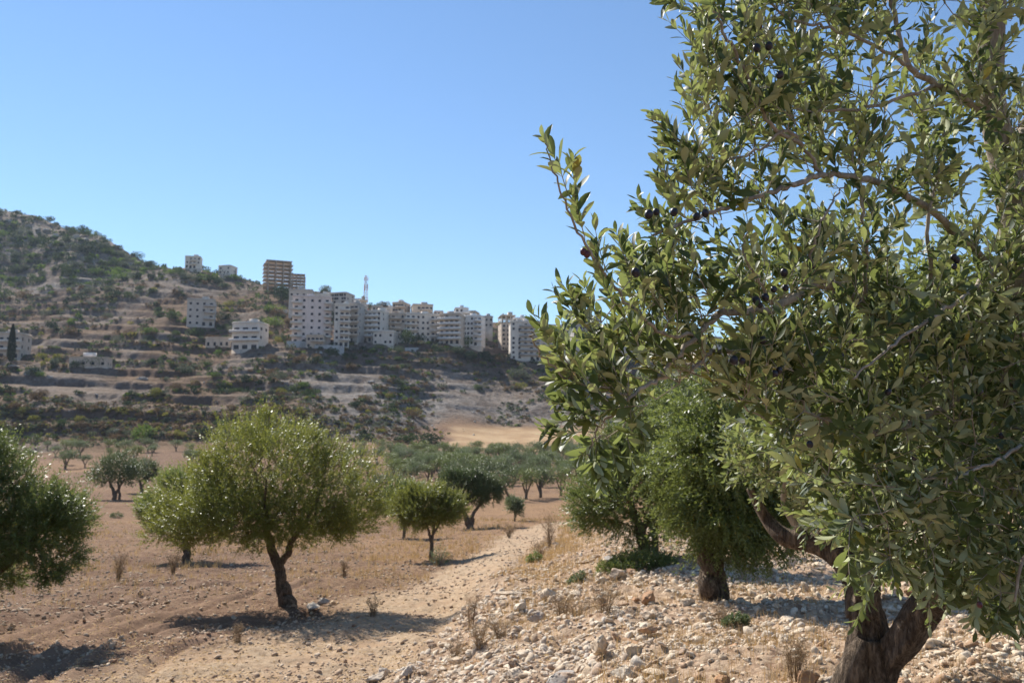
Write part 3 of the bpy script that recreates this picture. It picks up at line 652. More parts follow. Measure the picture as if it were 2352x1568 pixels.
# ------------------------------------------------------------------ far grove: shared meshes
def proto_tree(seed, leaf, wdt=2.6, hgt=4.4, n=420, K=7):
    g = np.random.default_rng(seed); mb = MB(); sk = Skel()
    for k in range(3):
        a = g.uniform(0, 6.28); dx, dy = math.cos(a) * .9, math.sin(a) * .9
        P = np.array([(0, 0, -.4), (0.05 * k, 0, .6), (dx * .5, dy * .5, 1.4), (dx, dy, 2.3)]); PP = spline(P, 10)
        mb.tube(PP, np.interp(np.linspace(0, 1, 10), [0, 1], [.22, .07]), 7, .03, seed + k, .1); sk.guide(PP[4:], 5)
    nl = 6; c = np.stack([g.uniform(-1, 1, nl) * wdt * .5, g.uniform(-1, 1, nl) * wdt * .5, g.uniform(hgt * .5, hgt * .78, nl)], -1); rl = g.uniform(.75, 1.25, nl) * wdt * .42
    pk = g.integers(0, nl, n); dr = norm(g.normal(0, 1, (n, 3))); A = c[pk] + dr * (rl[pk] * g.random(n) ** .4)[:, None] * np.array((1, 1, .72))
    D = norm(dr + np.array((0, 0, .6)) + g.normal(0, .3, (n, 3)))
    e = sk; e.grow(A[:50], D[:50], g, 3); ed = e.edges(.02, .35); cones(mb, ed[0], ed[1], np.minimum(ed[2], .07), np.minimum(ed[3], .07), 4)
    P, Fw, Nn, LL, WW = shoot_leaves(A, D, np.full(n, .42), K, np.zeros((n, 3)) + (0, 0, .1), .17, .07, g)
    tn = np.clip(0.5 + 1.0 * vnoise(P[:, 0], P[:, 2] + P[:, 1], seed) + g.normal(0, .2, len(P)), 0, .95)
    return mb.me('trunk', M['bark'], True), leaf_lo('crown', P, Fw, Nn, LL, WW, M[leaf], g, tn)
PT = [proto_tree(100 + k, ['leaf_grey', 'leaf_grey', 'leaf_mid', 'leaf_dark', 'leaf_grey', 'leaf_mid'][k]) for k in range(6)]
def far_tree(x, y, z, k, s, label, group=None, rz=None):
    r = empty('olive_tree', (x, y, z), random.uniform(0, 6.28) if rz is None else rz); r.scale = (s * random.uniform(.92, 1.12), s * random.uniform(.92, 1.12), s)
    tag(r, label, 'tree', group)
    for nm, me in zip(('trunk', 'crown'), PT[k]): o = bpy.data.objects.new(nm, me); col.objects.link(o); o.parent = r
    return r
olive_tree(262, 1148, 104, [[(0, -.3, 0, .4), (0, .6, 0, .3), (-.3, 1.4, 0, .22), (-.8, 2.4, 0, .12)], [(.1, .7, 0, .25), (.6, 1.6, 0, .18), (1.2, 2.6, 0, .1)], [(.6, -.3, .2, .22), (.5, 1, .2, .18), (.2, 2.2, .3, .12)]],
    [(0, 3.6, 0, 2.6, 1.7, 2.4, 3), (-1.8, 3.0, 0, 1.4, 1.2, 1.5, 1), (1.8, 3.2, 0, 1.5, 1.3, 1.5, 1), (.3, 4.8, 0, 1.7, 1.0, 1.6, 1)],
    'round dark olive tree in the gap between the left edge tree and the forked tree', 'leaf_dark', 1500, 7, .17, .05, .5, 81)
olive_tree(325, 1120, 122, [[(0, -.3, 0, .35), (0, .8, 0, .28), (-.4, 2, 0, .16)], [(.1, .9, 0, .2), (.9, 2.2, 0, .12)]],
    [(0, 3.3, 0, 2.2, 1.5, 2.0, 3), (1.3, 3.0, 0, 1.2, 1.1, 1.3, 1), (-1.4, 3.3, 0, 1.2, 1.2, 1.2, 1)],
    'smaller dark olive tree close behind the round one in the gap', 'leaf_dark', 1100, 7, .18, .055, .5, 83)
FT = [
      (1168, 1150, .95, 3, 'first olive tree of the row behind the sapling, on a forked trunk'),
      (1208, 1147, .9, 2, 'second olive tree of the row, on one thin straight trunk'),
      (1241, 1143, 1.0, 3, 'third olive tree of the row, on a short trunk'),
      (1289, 1140, .95, 2, 'last visible olive tree of the row, half behind near foliage'),
      (845, 1107, .95, 0, 'lone round olive tree in open red soil right of the forked tree'),
      (902, 1106, 1.0, 2, 'olive tree with slanting trunk in the open red soil'),
      (929, 1112, .8, 2, 'small olive tree between two others in the open red soil'),
      (944, 1120, .95, 0, 'grey green olive tree on a straight trunk in the open red soil'),
      (795, 1078, .8, 2, 'little olive tree standing before the pale strip of field'),
      (870, 1165, .9, 0, 'grey olive tree at the right hem of the forked tree crown'),
      (815, 1160, .9, 2, 'olive tree mostly covered by the right hem of the forked tree crown')]
for x, y, s, k, lb in FT:
    X, Yv, Z, ok = hits([x], [y]); far_tree(X[0], Yv[0], Z[0], k, s, lb)
regs = [((900, 1330), (1045, 1108), 135), ((1330, 1720), (1042, 1125), 34), ((60, 480), (1030, 1078), 26), ((780, 900), (1040, 1072), 12), ((1760, 2340), (1050, 1150), 22), ((480, 780), (1045, 1130), 12), ((1000, 1320), (1108, 1122), 7)]
pts = []
for (x0, x1), (y0, y1), n in regs:
    k = 0
    XX, YY, ZZ, OK = hits(rng.uniform(x0, x1, n * 12), rng.uniform(y0, y1, n * 12), 60, 330, 160)
    for X_, Y_, Z_, ok_ in zip(XX, YY, ZZ, OK):
        if k < n and ok_ and all((X_ - a) ** 2 + (Y_ - b) ** 2 > 13 for a, b, *_ in pts): pts.append((X_, Y_, Z_)); k += 1
for X, Yv, Z in pts:
    far_tree(X, Yv, Z, random.randrange(6), random.uniform(.62, 1.22), 'grey green olive tree in the distant valley grove', 'olive trees of the distant grove')

tick('shrubs')
# ------------------------------------------------------------------ shrubs on the hills
def proto_shrub(seed, mat, n=260, flat=.7, cs=.16):
    g = np.random.default_rng(seed); nl = 4; c = np.stack([g.uniform(-.5, .5, nl), g.uniform(-.5, .5, nl), g.uniform(.25, .6, nl) * flat], -1); rl = g.uniform(.3, .55, nl)
    pk = g.integers(0, nl, n); dr = norm(g.normal(0, 1, (n, 3))); P = c[pk] + dr * (rl[pk] * g.random(n) ** .35)[:, None] * np.array((1, 1, flat)); P[:, 2] = np.maximum(P[:, 2], -.05)
    Fw = norm(dr + g.normal(0, .6, (n, 3)) + (0, 0, .3)); Nn = g.normal(0, 1, (n, 3)); Nn = norm(Nn - Fw * (Nn * Fw).sum(-1, keepdims=True))
    tn = np.clip(.5 + vnoise(P[:, 0] * 3, P[:, 2] * 3, seed) + g.normal(0, .2, n), 0, .95)
    return P, Fw, Nn, np.full(n, cs) * g.uniform(.6, 1.3, n), np.full(n, cs * .6), tn
SH = ['sh_green', 'sh_dark', 'sh_grey', 'sh_brown', 'sh_lime', 'sh_yellow']
SHD = [proto_shrub(200 + k, None, 620, .75, .11) for k in range(4)]
SHM = {(k, m_): leaf_lo('foliage', *SHD[k][:5], M[m_], rng, SHD[k][5]) for k in range(4) for m_ in SH}
GRP = {'sh_green': ('green bush on the terraced hillside', 'green bushes on the hillside'), 'sh_dark': ('dark green bush on the terraced hillside', 'dark bushes on the hillside'),
       'sh_grey': ('grey green bush on the terraced hillside', 'grey bushes on the hillside'), 'sh_brown': ('dry brown bush on the terraced hillside', 'brown bushes on the hillside'),
       'sh_lime': ('light green bush on the terraced hillside', 'light green bushes on the hillside'), 'sh_yellow': ('yellow green bush on the terraced hillside', 'yellow bushes on the hillside')}
_m = MB(); _m.tube([(0, 0, -.3), (.03, 0, .2), (0, 0, .6)], [.06, .05, .03], 6); STEM = _m.me('trunk', M['bark'])
def shrub(x, y, z, s, mat, label=None, group=None, name='bush', sz=1.0, cat='bush', k=None):
    k = random.randrange(4) if k is None else k
    o = bpy.data.objects.new(name, None if 'tree' in name else SHM[(k, mat)]); col.objects.link(o)
    o.location = (x, y, z - .05 * s); o.rotation_euler = (0, 0, random.uniform(0, 6.28)); o.scale = (s, s * random.uniform(.85, 1.15), s * sz)
    if 'tree' in name: ob('crown', SHM[(k, mat)], o, (0, 0, .12)); ob('trunk', STEM, o)
    tag(o, label or GRP[mat][0], cat, group or (GRP[mat][1] if not label else None)); return o
# photo-read hillside bushes and trees: x, y of the foot, width in photo px, height factor, material, label, name
BS = [(392, 733, 44, 1.0, 'sh_green', 'round single tree right beside the small four storey block', 'round_tree'),
      (645, 692, 42, 1.5, 'sh_dark', 'tall dark pine below the unfinished tower frame', 'pine_tree'),
      (660, 690, 30, 1.2, 'sh_dark', 'second dark pine touching the retaining wall below the unfinished tower', 'pine_tree'),
      (632, 716, 44, .7, 'sh_lime', 'light green bush clump left of the white apartment block, upper one', 'bush'),
      (630, 752, 44, 1.0, 'sh_lime', 'larger light green tree left of the white apartment block, lower one', 'round_tree'),
      (618, 772, 22, .9, 'sh_yellow', 'yellow green bush at the right corner of the terrace house', 'bush'),
      (640, 786, 18, 1.4, 'sh_yellow', 'upright yellow green bush at the foot of the white apartment block', 'bush'),
      (783, 783, 36, 1.2, 'sh_dark', 'dark tree before the gap between the white and the grey apartment blocks', 'round_tree'),
      (885, 775, 34, 1.1, 'sh_dark', 'dark tree at the right foot of the grey balcony block', 'round_tree'),
      (932, 788, 40, 1.4, 'sh_green', 'tall loose green tree below the cream apartment row', 'round_tree'),
      (962, 780, 30, 1.2, 'sh_green', 'second loose green tree below the cream apartment row', 'round_tree'),
      (1075, 792, 28, 1.5, 'sh_lime', 'light green poplar like tree at the foot of the tall cream block', 'round_tree'),
      (1010, 806, 42, .8, 'sh_dark', 'dark bush below the striped balcony block, leftmost', 'bush'),
      (1045, 812, 44, .8, 'sh_dark', 'dark bush below the tall cream block', 'bush'),
      (1080, 818, 50, .8, 'sh_dark', 'wide dark bush below and right of the tall cream block', 'bush'),
      (1115, 818, 46, .9, 'sh_dark', 'wide dark bush left of the bare tower', 'bush'),
      (1145, 820, 40, .8, 'sh_green', 'green bush at the foot of the bare tower', 'bush'),
      (1250, 815, 40, .9, 'sh_dark', 'dark bush at the right foot of the round balcony tower', 'bush'),
      (870, 792, 24, .8, 'sh_lime', 'light green bush under the grey balcony block', 'bush'),
      (910, 800, 30, .8, 'sh_green', 'green bush on the bank edge under the apartment row', 'bush'),
      (335, 1010, 60, .95, 'sh_lime', 'vivid green fig like tree at the foot of the dark bank', 'round_tree'),
      (470, 1005, 50, .8, 'sh_dark', 'dark bush left behind the top of the forked olive tree', 'bush'),
      (500, 985, 44, .8, 'sh_green', 'green bush on the bank behind the forked olive tree', 'bush'),
      (90, 868, 22, 1.1, 'sh_lime', 'bright green bush before the pale rock face', 'bush'),
      (72, 862, 36, 1.2, 'sh_dark', 'dark green tree left of the pale rock face', 'round_tree'),
      (8, 690, 40, 1.0, 'sh_green', 'round green tree cut by the left edge high on the hill', 'round_tree'),
      (838, 1010, 44, .8, 'sh_dark', 'dark bush on the lower bank left of the straw field', 'bush'),
      (985, 1022, 74, .75, 'sh_dark', 'broad dark green bush at the left tip of the straw field', 'bush'),
      (940, 1018, 50, .8, 'sh_green', 'green bush left of the broad dark one at the straw field', 'bush'),
      (510, 735, 60, .6, 'sh_dark', 'dark thicket right of the small four storey block', 'bush'),
      (450, 768, 60, .6, 'sh_green', 'green thicket below the small four storey block', 'bush'),
      (340, 775, 40, .7, 'sh_lime', 'light green bush on the slope left below the small block', 'bush'),
      (265, 690, 44, .7, 'sh_dark', 'dark bush pair on the upper terrace, right one', 'bush'),
      (178, 846, 34, .8, 'sh_green', 'green bush before the left half of the low farm shed', 'bush'),
      (212, 848, 40, .9, 'sh_green', 'larger green tree before the middle of the low farm shed', 'round_tree'),
      (130, 828, 30, .9, 'sh_yellow', 'yellow bush left of the low farm shed', 'bush'),
      (100, 826, 34, .8, 'sh_yellow', 'second yellow bush between the villa and the farm shed', 'bush'),
      (190, 692, 44, .7, 'sh_dark', 'dark bush pair on the upper terrace, left one', 'bush'),
      (205, 655, 36, .5, 'sh_lime', 'low yellow green bush above the dark bush pair', 'bush')]
for x, y, wpx, hf, mt, lb, nm in BS:
    X, Yv, Z, ok = hits([x], [y + (9 if 640 < x < 1260 and 750 < y < 830 else 0)], 60)
    if ok[0]: shrub(X[0], Yv[0], Z[0], wpx * Yv[0] / F / 1.35, mt, lb, None, nm, hf, 'tree' if 'tree' in nm else 'bush')
# cypress by the villa
def cypress(x, y, hpx, wpx, label):
    X, Yv, Z, ok = hits([x], [y], 60); g = np.random.default_rng(5); h = hpx * Yv[0] / F; wd = wpx * Yv[0] / F / 2
    root = empty('cypress_tree', (X[0], Yv[0], Z[0])); tag(root, label, 'tree')
    mb = MB(); mb.tube([(0, 0, -1), (0, 0, h * .5), (0, 0, h * .9)], [.25, .15, .05], 8); ob('trunk', mb.me('trunk', M['bark']), root)
    n = 5200; t = g.random(n) ** .8; r = wd * np.minimum(1, 4 * t + .35) * (1 - t ** 2.2) ** .7 * (.8 + .3 * g.random(n)); a = g.uniform(0, 6.28, n); P = np.stack([np.cos(a) * r, np.sin(a) * r, .06 * h + t * h * .94], -1)
    Fw = norm(np.stack([np.cos(a) * .4, np.sin(a) * .4, np.ones(n)], -1) + g.normal(0, .25, (n, 3))); Nn = norm(np.stack([np.cos(a), np.sin(a), np.zeros(n)], -1)); Nn = norm(Nn - Fw * (Nn * Fw).sum(-1, keepdims=True))
    ob('crown', leaf_lo('crown', P, Fw, Nn, np.full(n, .55), np.full(n, .2), M['cypress'], g), root)
cypress(24, 838, 92, 17, 'tall narrow dark cypress in front of the villa at the left edge')
cypress(936, 712, 26, 6, 'small dark cypress between the two upper houses')
# scattered bushes: the 250 that show largest stand as things, the rest as scrub
n = 21000; xs = rng.uniform(-60, 1900, n); ys = rng.uniform(480, 1035, n)
xs[:3200] = rng.uniform(-60, 960, 3200); ys[:3200] = rng.uniform(895, 1030, 3200)
X, Yv, Z, ok = hits(xs, ys, 240, 800, 300)
vis = ok & (Yv > 262) & (Yv < 760) & ~((xs > 1030) & (Yv < 332) & (Yv > 255))
X, Yv, Z, xs, ys = X[vis], Yv[vis], Z[vis], xs[vis], ys[vis]
dens = vnoise(X / 22, Yv / 22, 71) + .6 * vnoise(X / 7, Yv / 7, 72)
bank = (Yv < 300)
top = (Yv > 560) & (xs < 640)
keep = (dens > -.1) | (bank & (dens > -.42)) | (top & (dens > -.38))
X, Yv, Z, xs, ys, bank, top = (q[keep] for q in (X, Yv, Z, xs, ys, bank, top)); n = len(X)
size = rng.lognormal(0, .45, n) * 1.45 * np.where(top, 1.5, 1.0) * np.where(bank, .8, 1) * np.clip(Yv / 420, .7, 1.4)
pm_ = rng.random(n); mats = np.empty(n, object)
for k in range(n):
    u = pm_[k]
    if bank[k]: mats[k] = 'sh_brown' if u < .46 else 'sh_dark' if u < .52 else 'sh_yellow' if u < .66 else 'sh_grey' if u < .9 else 'sh_green'
    elif top[k]: mats[k] = 'sh_green' if u < .22 else 'sh_dark' if u < .50 else 'sh_grey' if u < .85 else 'sh_lime'
    else: mats[k] = 'sh_green' if u < .24 else 'sh_dark' if u < .38 else 'sh_grey' if u < .60 else 'sh_brown' if u < .86 else 'sh_lime' if u < .95 else 'sh_yellow'
order = np.argsort(-size / Yv)
for k in order[:255]: shrub(X[k], Yv[k], Z[k], size[k] * 1.15, mats[k], sz=random.uniform(.7, 1.1))
SLO = [proto_shrub(300 + k, None, 60, .75, .42) for k in range(3)]
rest = order[255:]
for mt in SH:
    idx = [k for k in rest if mats[k] == mt]
    if not idx: continue
    Ps, Fs, Ns, Ls_, Ws_, Ts = [], [], [], [], [], []
    for k in idx:
        p, f, nn, l_, w_, tt = SLO[k % 3]; a = random.uniform(0, 6.28); ca, sa = math.cos(a), math.sin(a); Rm = np.array(((ca, -sa, 0), (sa, ca, 0), (0, 0, 1)))
        Ps.append(p @ Rm.T * size[k] * .8 + (X[k], Yv[k], Z[k] - .1)); Fs.append(f @ Rm.T); Ns.append(nn @ Rm.T); Ls_.append(l_ * size[k] * .8); Ws_.append(w_ * size[k] * .8); Ts.append(np.clip(tt + random.uniform(-.25, .25), 0, .95))
    o = ob('scrub', leaf_lo('scrub', *map(np.concatenate, (Ps, Fs, Ns, Ls_, Ws_)), M[mt], rng, np.concatenate(Ts)))
    tag(o, {'sh_green': 'green', 'sh_dark': 'dark green', 'sh_grey': 'grey green', 'sh_brown': 'dry brown', 'sh_lime': 'light green', 'sh_yellow': 'yellow'}[mt] + ' low scrub spread over the hillside', 'scrub', None, 'stuff')

tick('buildings')
# ------------------------------------------------------------------ buildings
def facade(mb, W, H, holes, depth=.25):
    """wall in local x-z, outward normal -y, thickness into +y; holes (x0,x1,z0,z1)"""
    xc = sorted({0, W, *[h[0] for h in holes], *[h[1] for h in holes]}); zs = sorted({0, H, *[h[2] for h in holes], *[h[3] for h in holes]})
    V = []; q = []
    def quad(a, b, c, d): k = len(V); V.extend((a, b, c, d)); q.append((k, k + 1, k + 2, k + 3))
    for x0, x1 in zip(xc[:-1], xc[1:]):
        for z0, z1 in zip(zs[:-1], zs[1:]):
            mx, mz = (x0 + x1) / 2, (z0 + z1) / 2
            if any(h[0] < mx < h[1] and h[2] < mz < h[3] for h in holes): continue
            quad((x0, 0, z0), (x1, 0, z0), (x1, 0, z1), (x0, 0, z1))
    for x0, x1, z0, z1 in holes:
        quad((x0, 0, z0), (x0, 0, z1), (x0, depth, z1), (x0, depth, z0)); quad((x1, 0, z1), (x1, 0, z0), (x1, depth, z0), (x1, depth, z1))
        quad((x0, 0, z1), (x1, 0, z1), (x1, depth, z1), (x0, depth, z1)); quad((x1, 0, z0), (x0, 0, z0), (x0, depth, z0), (x1, depth, z0))
    return np.array(V, float), np.array(q)
WINM = {}
def win_mesh(w_, h_, kind):
    key = (round(w_, 2), round(h_, 2), kind)
    if key not in WINM:
        mb = MB()
        if kind == 'w':
            mb.box(-w_ / 2, w_ / 2, 0.0, .05, 0, h_)
        else:
            mb.box(-w_ / 2, w_ / 2, 0.0, .05, 0, h_)
        WINM[key] = mb.me('window', M['glass'])
    return WINM[key]
def building(x0, x1, ytop, ybase, Y, floors, label, mat='w_cream', depth=12, rz=0, ncol=4, balc=(), railm=None, side=2, name='apartment_building', cat='building', wsz=(1.2, 1.25), flat_roof=True, open_top=0, roofbox=True, parapet=.6, seed=0):
    g = random.Random(seed + int(x0)); xm = (x0 + x1) / 2
    hx = hits([x0 + 6, x1 - 6], [ybase + 2, ybase + 2], 200, 700, 500)
    if hx[3].all() and abs(hx[1].min() - Y) < 70 and Y < 465: Y = hx[1].min() + 1.5
    b = pt(xm, ybase, Y); t = pt(xm, ytop, Y)
    Wt = (x1 - x0) * Y / F; H = t[2] - b[2]
    c, s = abs(math.cos(rz)), abs(math.sin(rz))
    if rz: W = max((Wt - depth * s) / c, Wt * .35)
    else: W = Wt
    fh = H / floors
    yoff = depth / 2 * c
    root = empty(name, (b[0], b[1] + yoff, b[2]), rz); tag(root, label, cat)
    mb = MB()
    cw = W / ncol; wins = []
    def wall(W_, n, Rm, off, bal):
        hol = []
        for f in range(floors):
            if f >= floors - open_top: 
                for k in range(n): hol.append((W_ / n * k + .35, W_ / n * (k + 1) - .35, f * fh + .3, f * fh + fh - .35))
                continue
            for k in range(n):
                if g.random() < .12: continue
                cx = W_ / n * (k + .5) + g.uniform(-.2, .2); inb = any(a * W_ <= cx <= b_ * W_ for a, b_ in bal)
                ww = wsz[0] * (1.25 if inb else 1); hh = min(wsz[1] if not inb else 2.0, fh * .68); z0 = f * fh + (.15 if inb else .95)
                z0 = min(z0, (f + 1) * fh - hh - .25)
                hol.append((cx - ww / 2, cx + ww / 2, z0, z0 + hh)); wins.append((Rm, off, cx, z0, ww, hh))
        V, q = facade(mb, W_, H, hol); mb.add(V @ Rm.T + off, q)
    I = np.eye(3)
    def rot(a): ca, sa = math.cos(a), math.sin(a); return np.array(((ca, -sa, 0), (sa, ca, 0), (0, 0, 1.)))
    wall(W, ncol, I, np.array((-W / 2, -depth / 2, 0)), balc)
    wall(depth, side, rot(math.pi / 2), np.array((W / 2, -depth / 2, 0)), ())
    wall(depth, side, rot(-math.pi / 2), np.array((-W / 2, depth / 2, 0)), ())
    wall(W, ncol, rot(math.pi), np.array((W / 2, depth / 2, 0)), ())
    mb.box(-W / 2 + .3, W / 2 - .3, -depth / 2 + .3, depth / 2 - .3, -.02, .05)
    ob('wall', mb.me('wall', M[mat]), root)
    fb = MB(); fb.box(-W / 2 + .02, W / 2 - .02, -depth / 2 + .02, depth / 2 - .02, -9, -.004); ob('foundation', fb.me('foundation', M['w_tan']), root)
    rb = MB(); rb.box(-W / 2 - .3, W / 2 + .3, -depth / 2 - .3, depth / 2 + .3, H + .003, H + .22)
    if parapet and not open_top:
        p = parapet
        rb.box(-W / 2, W / 2, -depth / 2, -depth / 2 + .15, H + .22, H + .22 + p); rb.box(-W / 2, W / 2, depth / 2 - .15, depth / 2, H + .22, H + .22 + p)
        rb.box(-W / 2, -W / 2 + .15, -depth / 2 + .15, depth / 2 - .15, H + .22, H + .22 + p); rb.box(W / 2 - .15, W / 2, -depth / 2 + .15, depth / 2 - .15, H + .22, H + .22 + p)
    rf = ob('roof', rb.me('roof', M[mat]), root)
    if roofbox:
        tb = MB(); xx = g.uniform(-W * .25, W * .15); tb.box(xx, xx + min(3.5, W * .3), -1.5, 2.0, H + .23, H + 2.6); ob('stair_house', tb.me('stair_house', M[mat]), rf)
        for k in range(2):
            tk = MB(); a = np.linspace(0, 2 * math.pi, 11)[:-1]; xx = g.uniform(-W * .4, W * .4); yy = g.uniform(-depth * .3, depth * .3)
            tk.tube([(xx, yy, H + .24), (xx, yy, H + 1.4)], [.55, .55], 10); ob('water_tank', tk.me('water_tank', M['w_grey' if k else 'w_white']), rf)
    for Rm, off, cx, z0, ww, hh in wins[:98]:
        p = np.array((cx, .18, z0)) @ Rm.T + off
        o = bpy.data.objects.new('window', win_mesh(round(ww, 1), round(hh, 1), 'w')); col.objects.link(o); o.parent = root
        o.location = p; o.rotation_euler = (0, 0, math.atan2(Rm[1, 0], Rm[0, 0]))
    # balconies: slab and solid railing
    if balc:
        for f in range(1, floors - open_top):
            for a, b_ in balc:
                bb = MB(); xa, xb_ = -W / 2 + a * W, -W / 2 + b_ * W; z = f * fh; y0 = -depth / 2
                ex = .9 if (a == 0) else 0; ex2 = .9 if b_ == 1 else 0
                bb.box(xa - ex, xb_ + ex2, y0 - 1.5, y0 - .003, z - .1, z + .12)
                bb.box(xa - ex, xb_ + ex2, y0 - 1.5, y0 - 1.38, z + .12, z + 1.0)
                bb.box(xa - ex, xa - ex + .12, y0 - 1.38, y0 - .003, z + .12, z + 1.0); bb.box(xb_ + ex2 - .12, xb_ + ex2, y0 - 1.38, y0 - .003, z + .12, z + 1.0)
                ob('balcony', bb.me('balcony', M[railm or mat]), root)
    return root
def frame_building(x0, x1, ytop, ybase, Y, floors, label, depth=12, rz=0, nx=4, ny=3, over=1.4, core=True, seed=0, wallside=False):
    xm = (x0 + x1) / 2; b = pt(xm, ybase, Y); H = pt(xm, ytop, Y)[2] - b[2]; Wt = (x1 - x0) * Y / F
    c, s = abs(math.cos(rz)), abs(math.sin(rz)); W = max((Wt - (depth + 2 * over) * s) / c - 2 * over, 4); fh = H / floors
    root = empty('unfinished_building', (b[0], b[1] + depth / 2, b[2]), rz); tag(root, label, 'building')
    sb = MB()
    for f in range(1, floors + 1):
        z = f * fh; o_ = over * (1 if f < floors else .5); sb = MB(); sb.box(-W / 2 - o_, W / 2 + o_ * .5, -depth / 2 - .4, depth / 2 + .4, z - .28, z - .003)
        ob('floor_slab', sb.me('floor_slab', M['w_conc']), root)
    cb = MB()
    for k in range(nx):
        for l in range(ny):
            x = -W / 2 + W * k / (nx - 1); y = -depth / 2 + depth * l / (ny - 1)
            for f in range(floors): cb.box(x - .3, x + .3, y - .3, y + .3, f * fh - (8 if f == 0 else 0), (f + 1) * fh - .283)
    ob('column_frame', cb.me('column_frame', M['w_conc']), root)
    if core:
        kb = MB()
        for f in range(floors): kb.box(-1.8, 1.8, -1, 3, f * fh, (f + 1) * fh - .285)
        ob('stair_core', kb.me('stair_core', M['w_tan']), root)
    if wallside:
        for f in range(floors - 1):
            kb = MB()
            for l in range(5):
                y = -depth / 2 + depth * (l + .2) / 5; kb.box(W / 2 - .1, W / 2 + .12, y, y + depth * .11, f * fh + .002, (f + 1) * fh - .29)
            ob('block_wall', kb.me('block_wall', M['w_tan']), root)
    return root
B = building
frame_building(590, 678, 598, 668, 560, 8, 'tall unfinished concrete tower frame with open floors on the ridge', depth=11, rz=R(22), nx=4, ny=3, over=3.0, core=False, wallside=True)
frame_building(658, 704, 629, 672, 575, 6, 'lower unfinished rounded wing with bare floor slabs right of the tall frame', depth=9, rz=R(14), nx=4, ny=3, over=1.6, core=False)
B(418, 459, 590, 616, 596, 3, 'pale two part house on the ridge, left of the other ridge house', 'w_cream', 10, R(14), 4, ((.35, .75),), seed=1)
B(500, 536, 611, 630, 600, 2, 'low pale house on the ridge just left of the unfinished tower', 'w_cream', 10, R(-12), 3, roofbox=False, seed=2)
B(418, 489, 689, 748, 428, 4, 'small isolated four storey block on the slope beside a round tree', 'w_grey', 11, R(16), 4, ((.62, 1),), seed=3)
o5 = B(530, 602, 742, 802, 388, 3, 'three storey terrace house with open middle floor and a ruined annex', 'w_cream', 11, R(-8), 3, ((0, 1),), 'w_white', wsz=(2.2, 1.5), seed=4)
B(470, 533, 776, 798, 390, 1, 'roofless ruined annex wall left of the terrace house', 'w_tan', 8, R(-6), 4, roofbox=False, parapet=.3, wsz=(1.3, 1.8), name='ruined_house', seed=5)
B(656, 757, 682, 790, 400, 7, 'big pale pink apartment block with rows of rounded balconies, leftmost of the town', 'w_pink', 16, R(12), 5, ((0, .24), (.82, 1)), 'w_cream', seed=6)
B(656, 716, 667, 730, 440, 4, 'grey block rising behind the pink apartment block', 'w_grey', 12, R(8), 4, seed=7)
B(748, 807, 674, 706, 480, 4, 'long bare upper block with four rows of windows on the skyline', 'w_grey', 12, R(-14), 8, wsz=(1.3, 1.3), roofbox=False, seed=8)
B(757, 800, 700, 796, 412, 7, 'narrow pale block squeezed right of the pink apartment block', 'w_cream', 12, R(10), 3, ((.4, 1),), seed=9)
B(784, 832, 698, 786, 420, 6, 'dark grey block with stacked curved balconies below the minaret', 'w_grey', 14, R(-10), 4, ((0, 1),), 'w_tan', seed=10)
B(822, 892, 716, 784, 415, 6, 'cream block with long white balcony bands right of the minaret', 'w_cream', 14, R(-16), 5, ((0, .9),), 'w_white', seed=11)
B(880, 930, 722, 778, 430, 5, 'tan block with arched top floor above the dark tree', 'w_tan', 13, R(6), 4, ((.2, .8),), seed=12)
B(900, 938, 696, 728, 470, 3, 'upper house with stepped roof left of the small cypress', 'w_tan', 11, R(-14), 4, ((.3, 1),), seed=13)
B(938, 994, 701, 738, 468, 3, 'upper house with a roof pergola right of the small cypress', 'w_tan', 12, R(12), 5, ((.4, .9),), seed=14)
B(918, 1010, 722, 786, 412, 5, 'wide cream apartment block with awnings in the middle of the town', 'w_cream', 14, R(14), 7, ((0, .35), (.72, 1)), seed=15)
B(1008, 1066, 722, 790, 404, 6, 'block with strong white horizontal balcony stripes, next to the tall cream block', 'w_tan', 14, R(-10), 4, ((0, 1),), 'w_white', seed=16)
B(1040, 1076, 709, 740, 455, 3, 'small white block on the skyline above the striped balcony block', 'w_white', 11, R(6), 3, ((.5, 1),), seed=17)
B(1062, 1113, 727, 794, 408, 6, 'tall cream block at the end of the row with windows left and balconies right', 'w_white', 13, R(-8), 5, ((.62, 1),), seed=18)
B(1143, 1184, 724, 806, 400, 8, 'bare narrow tower with open unfinished top floors', 'w_tan', 12, R(10), 3, ((.55, 1),), open_top=2, seed=19)
B(1168, 1243, 740, 827, 382, 8, 'grey white tower with round dark trimmed balconies beside the olive leaves', 'w_cream', 14, R(4), 5, ((.3, .95),), 'w_grey', seed=20)
B(1310, 1378, 728, 792, 430, 6, 'grey block half seen through the left olive spray', 'w_grey', 13, R(8), 6, ((.3, 1),), seed=21)
B(1376, 1480, 748, 790, 450, 4, 'long low grey block seen through the olive leaves', 'w_grey', 13, R(-6), 8, ((.5, .9),), seed=22)
B(1596, 1660, 776, 812, 470, 3, 'grey house behind the olive leaves, left of the last white block', 'w_grey', 12, R(8), 5, seed=23)
B(1682, 1742, 764, 818, 440, 5, 'last white block seen through a gap in the leaves far right', 'w_white', 13, R(-12), 5, ((.4, 1),), seed=24)
B(-60, 40, 766, 822, 372, 3, 'villa with terraces at the left edge behind the cypress', 'w_tan', 12, R(6), 6, ((0, 1),), 'w_cream', wsz=(1.4, 1.6), seed=25)
B(155, 243, 820, 842, 368, 1, 'low white farm shed with a roof hut on the lower slope', 'w_tan', 7, R(10), 4, parapet=0, roofbox=False, name='farm_shed', seed=26)
sh = MB(); p = pt(202, 820, 372); sh.box(-1.7, 3.2, -1, 1.5, -.5, 2.0)
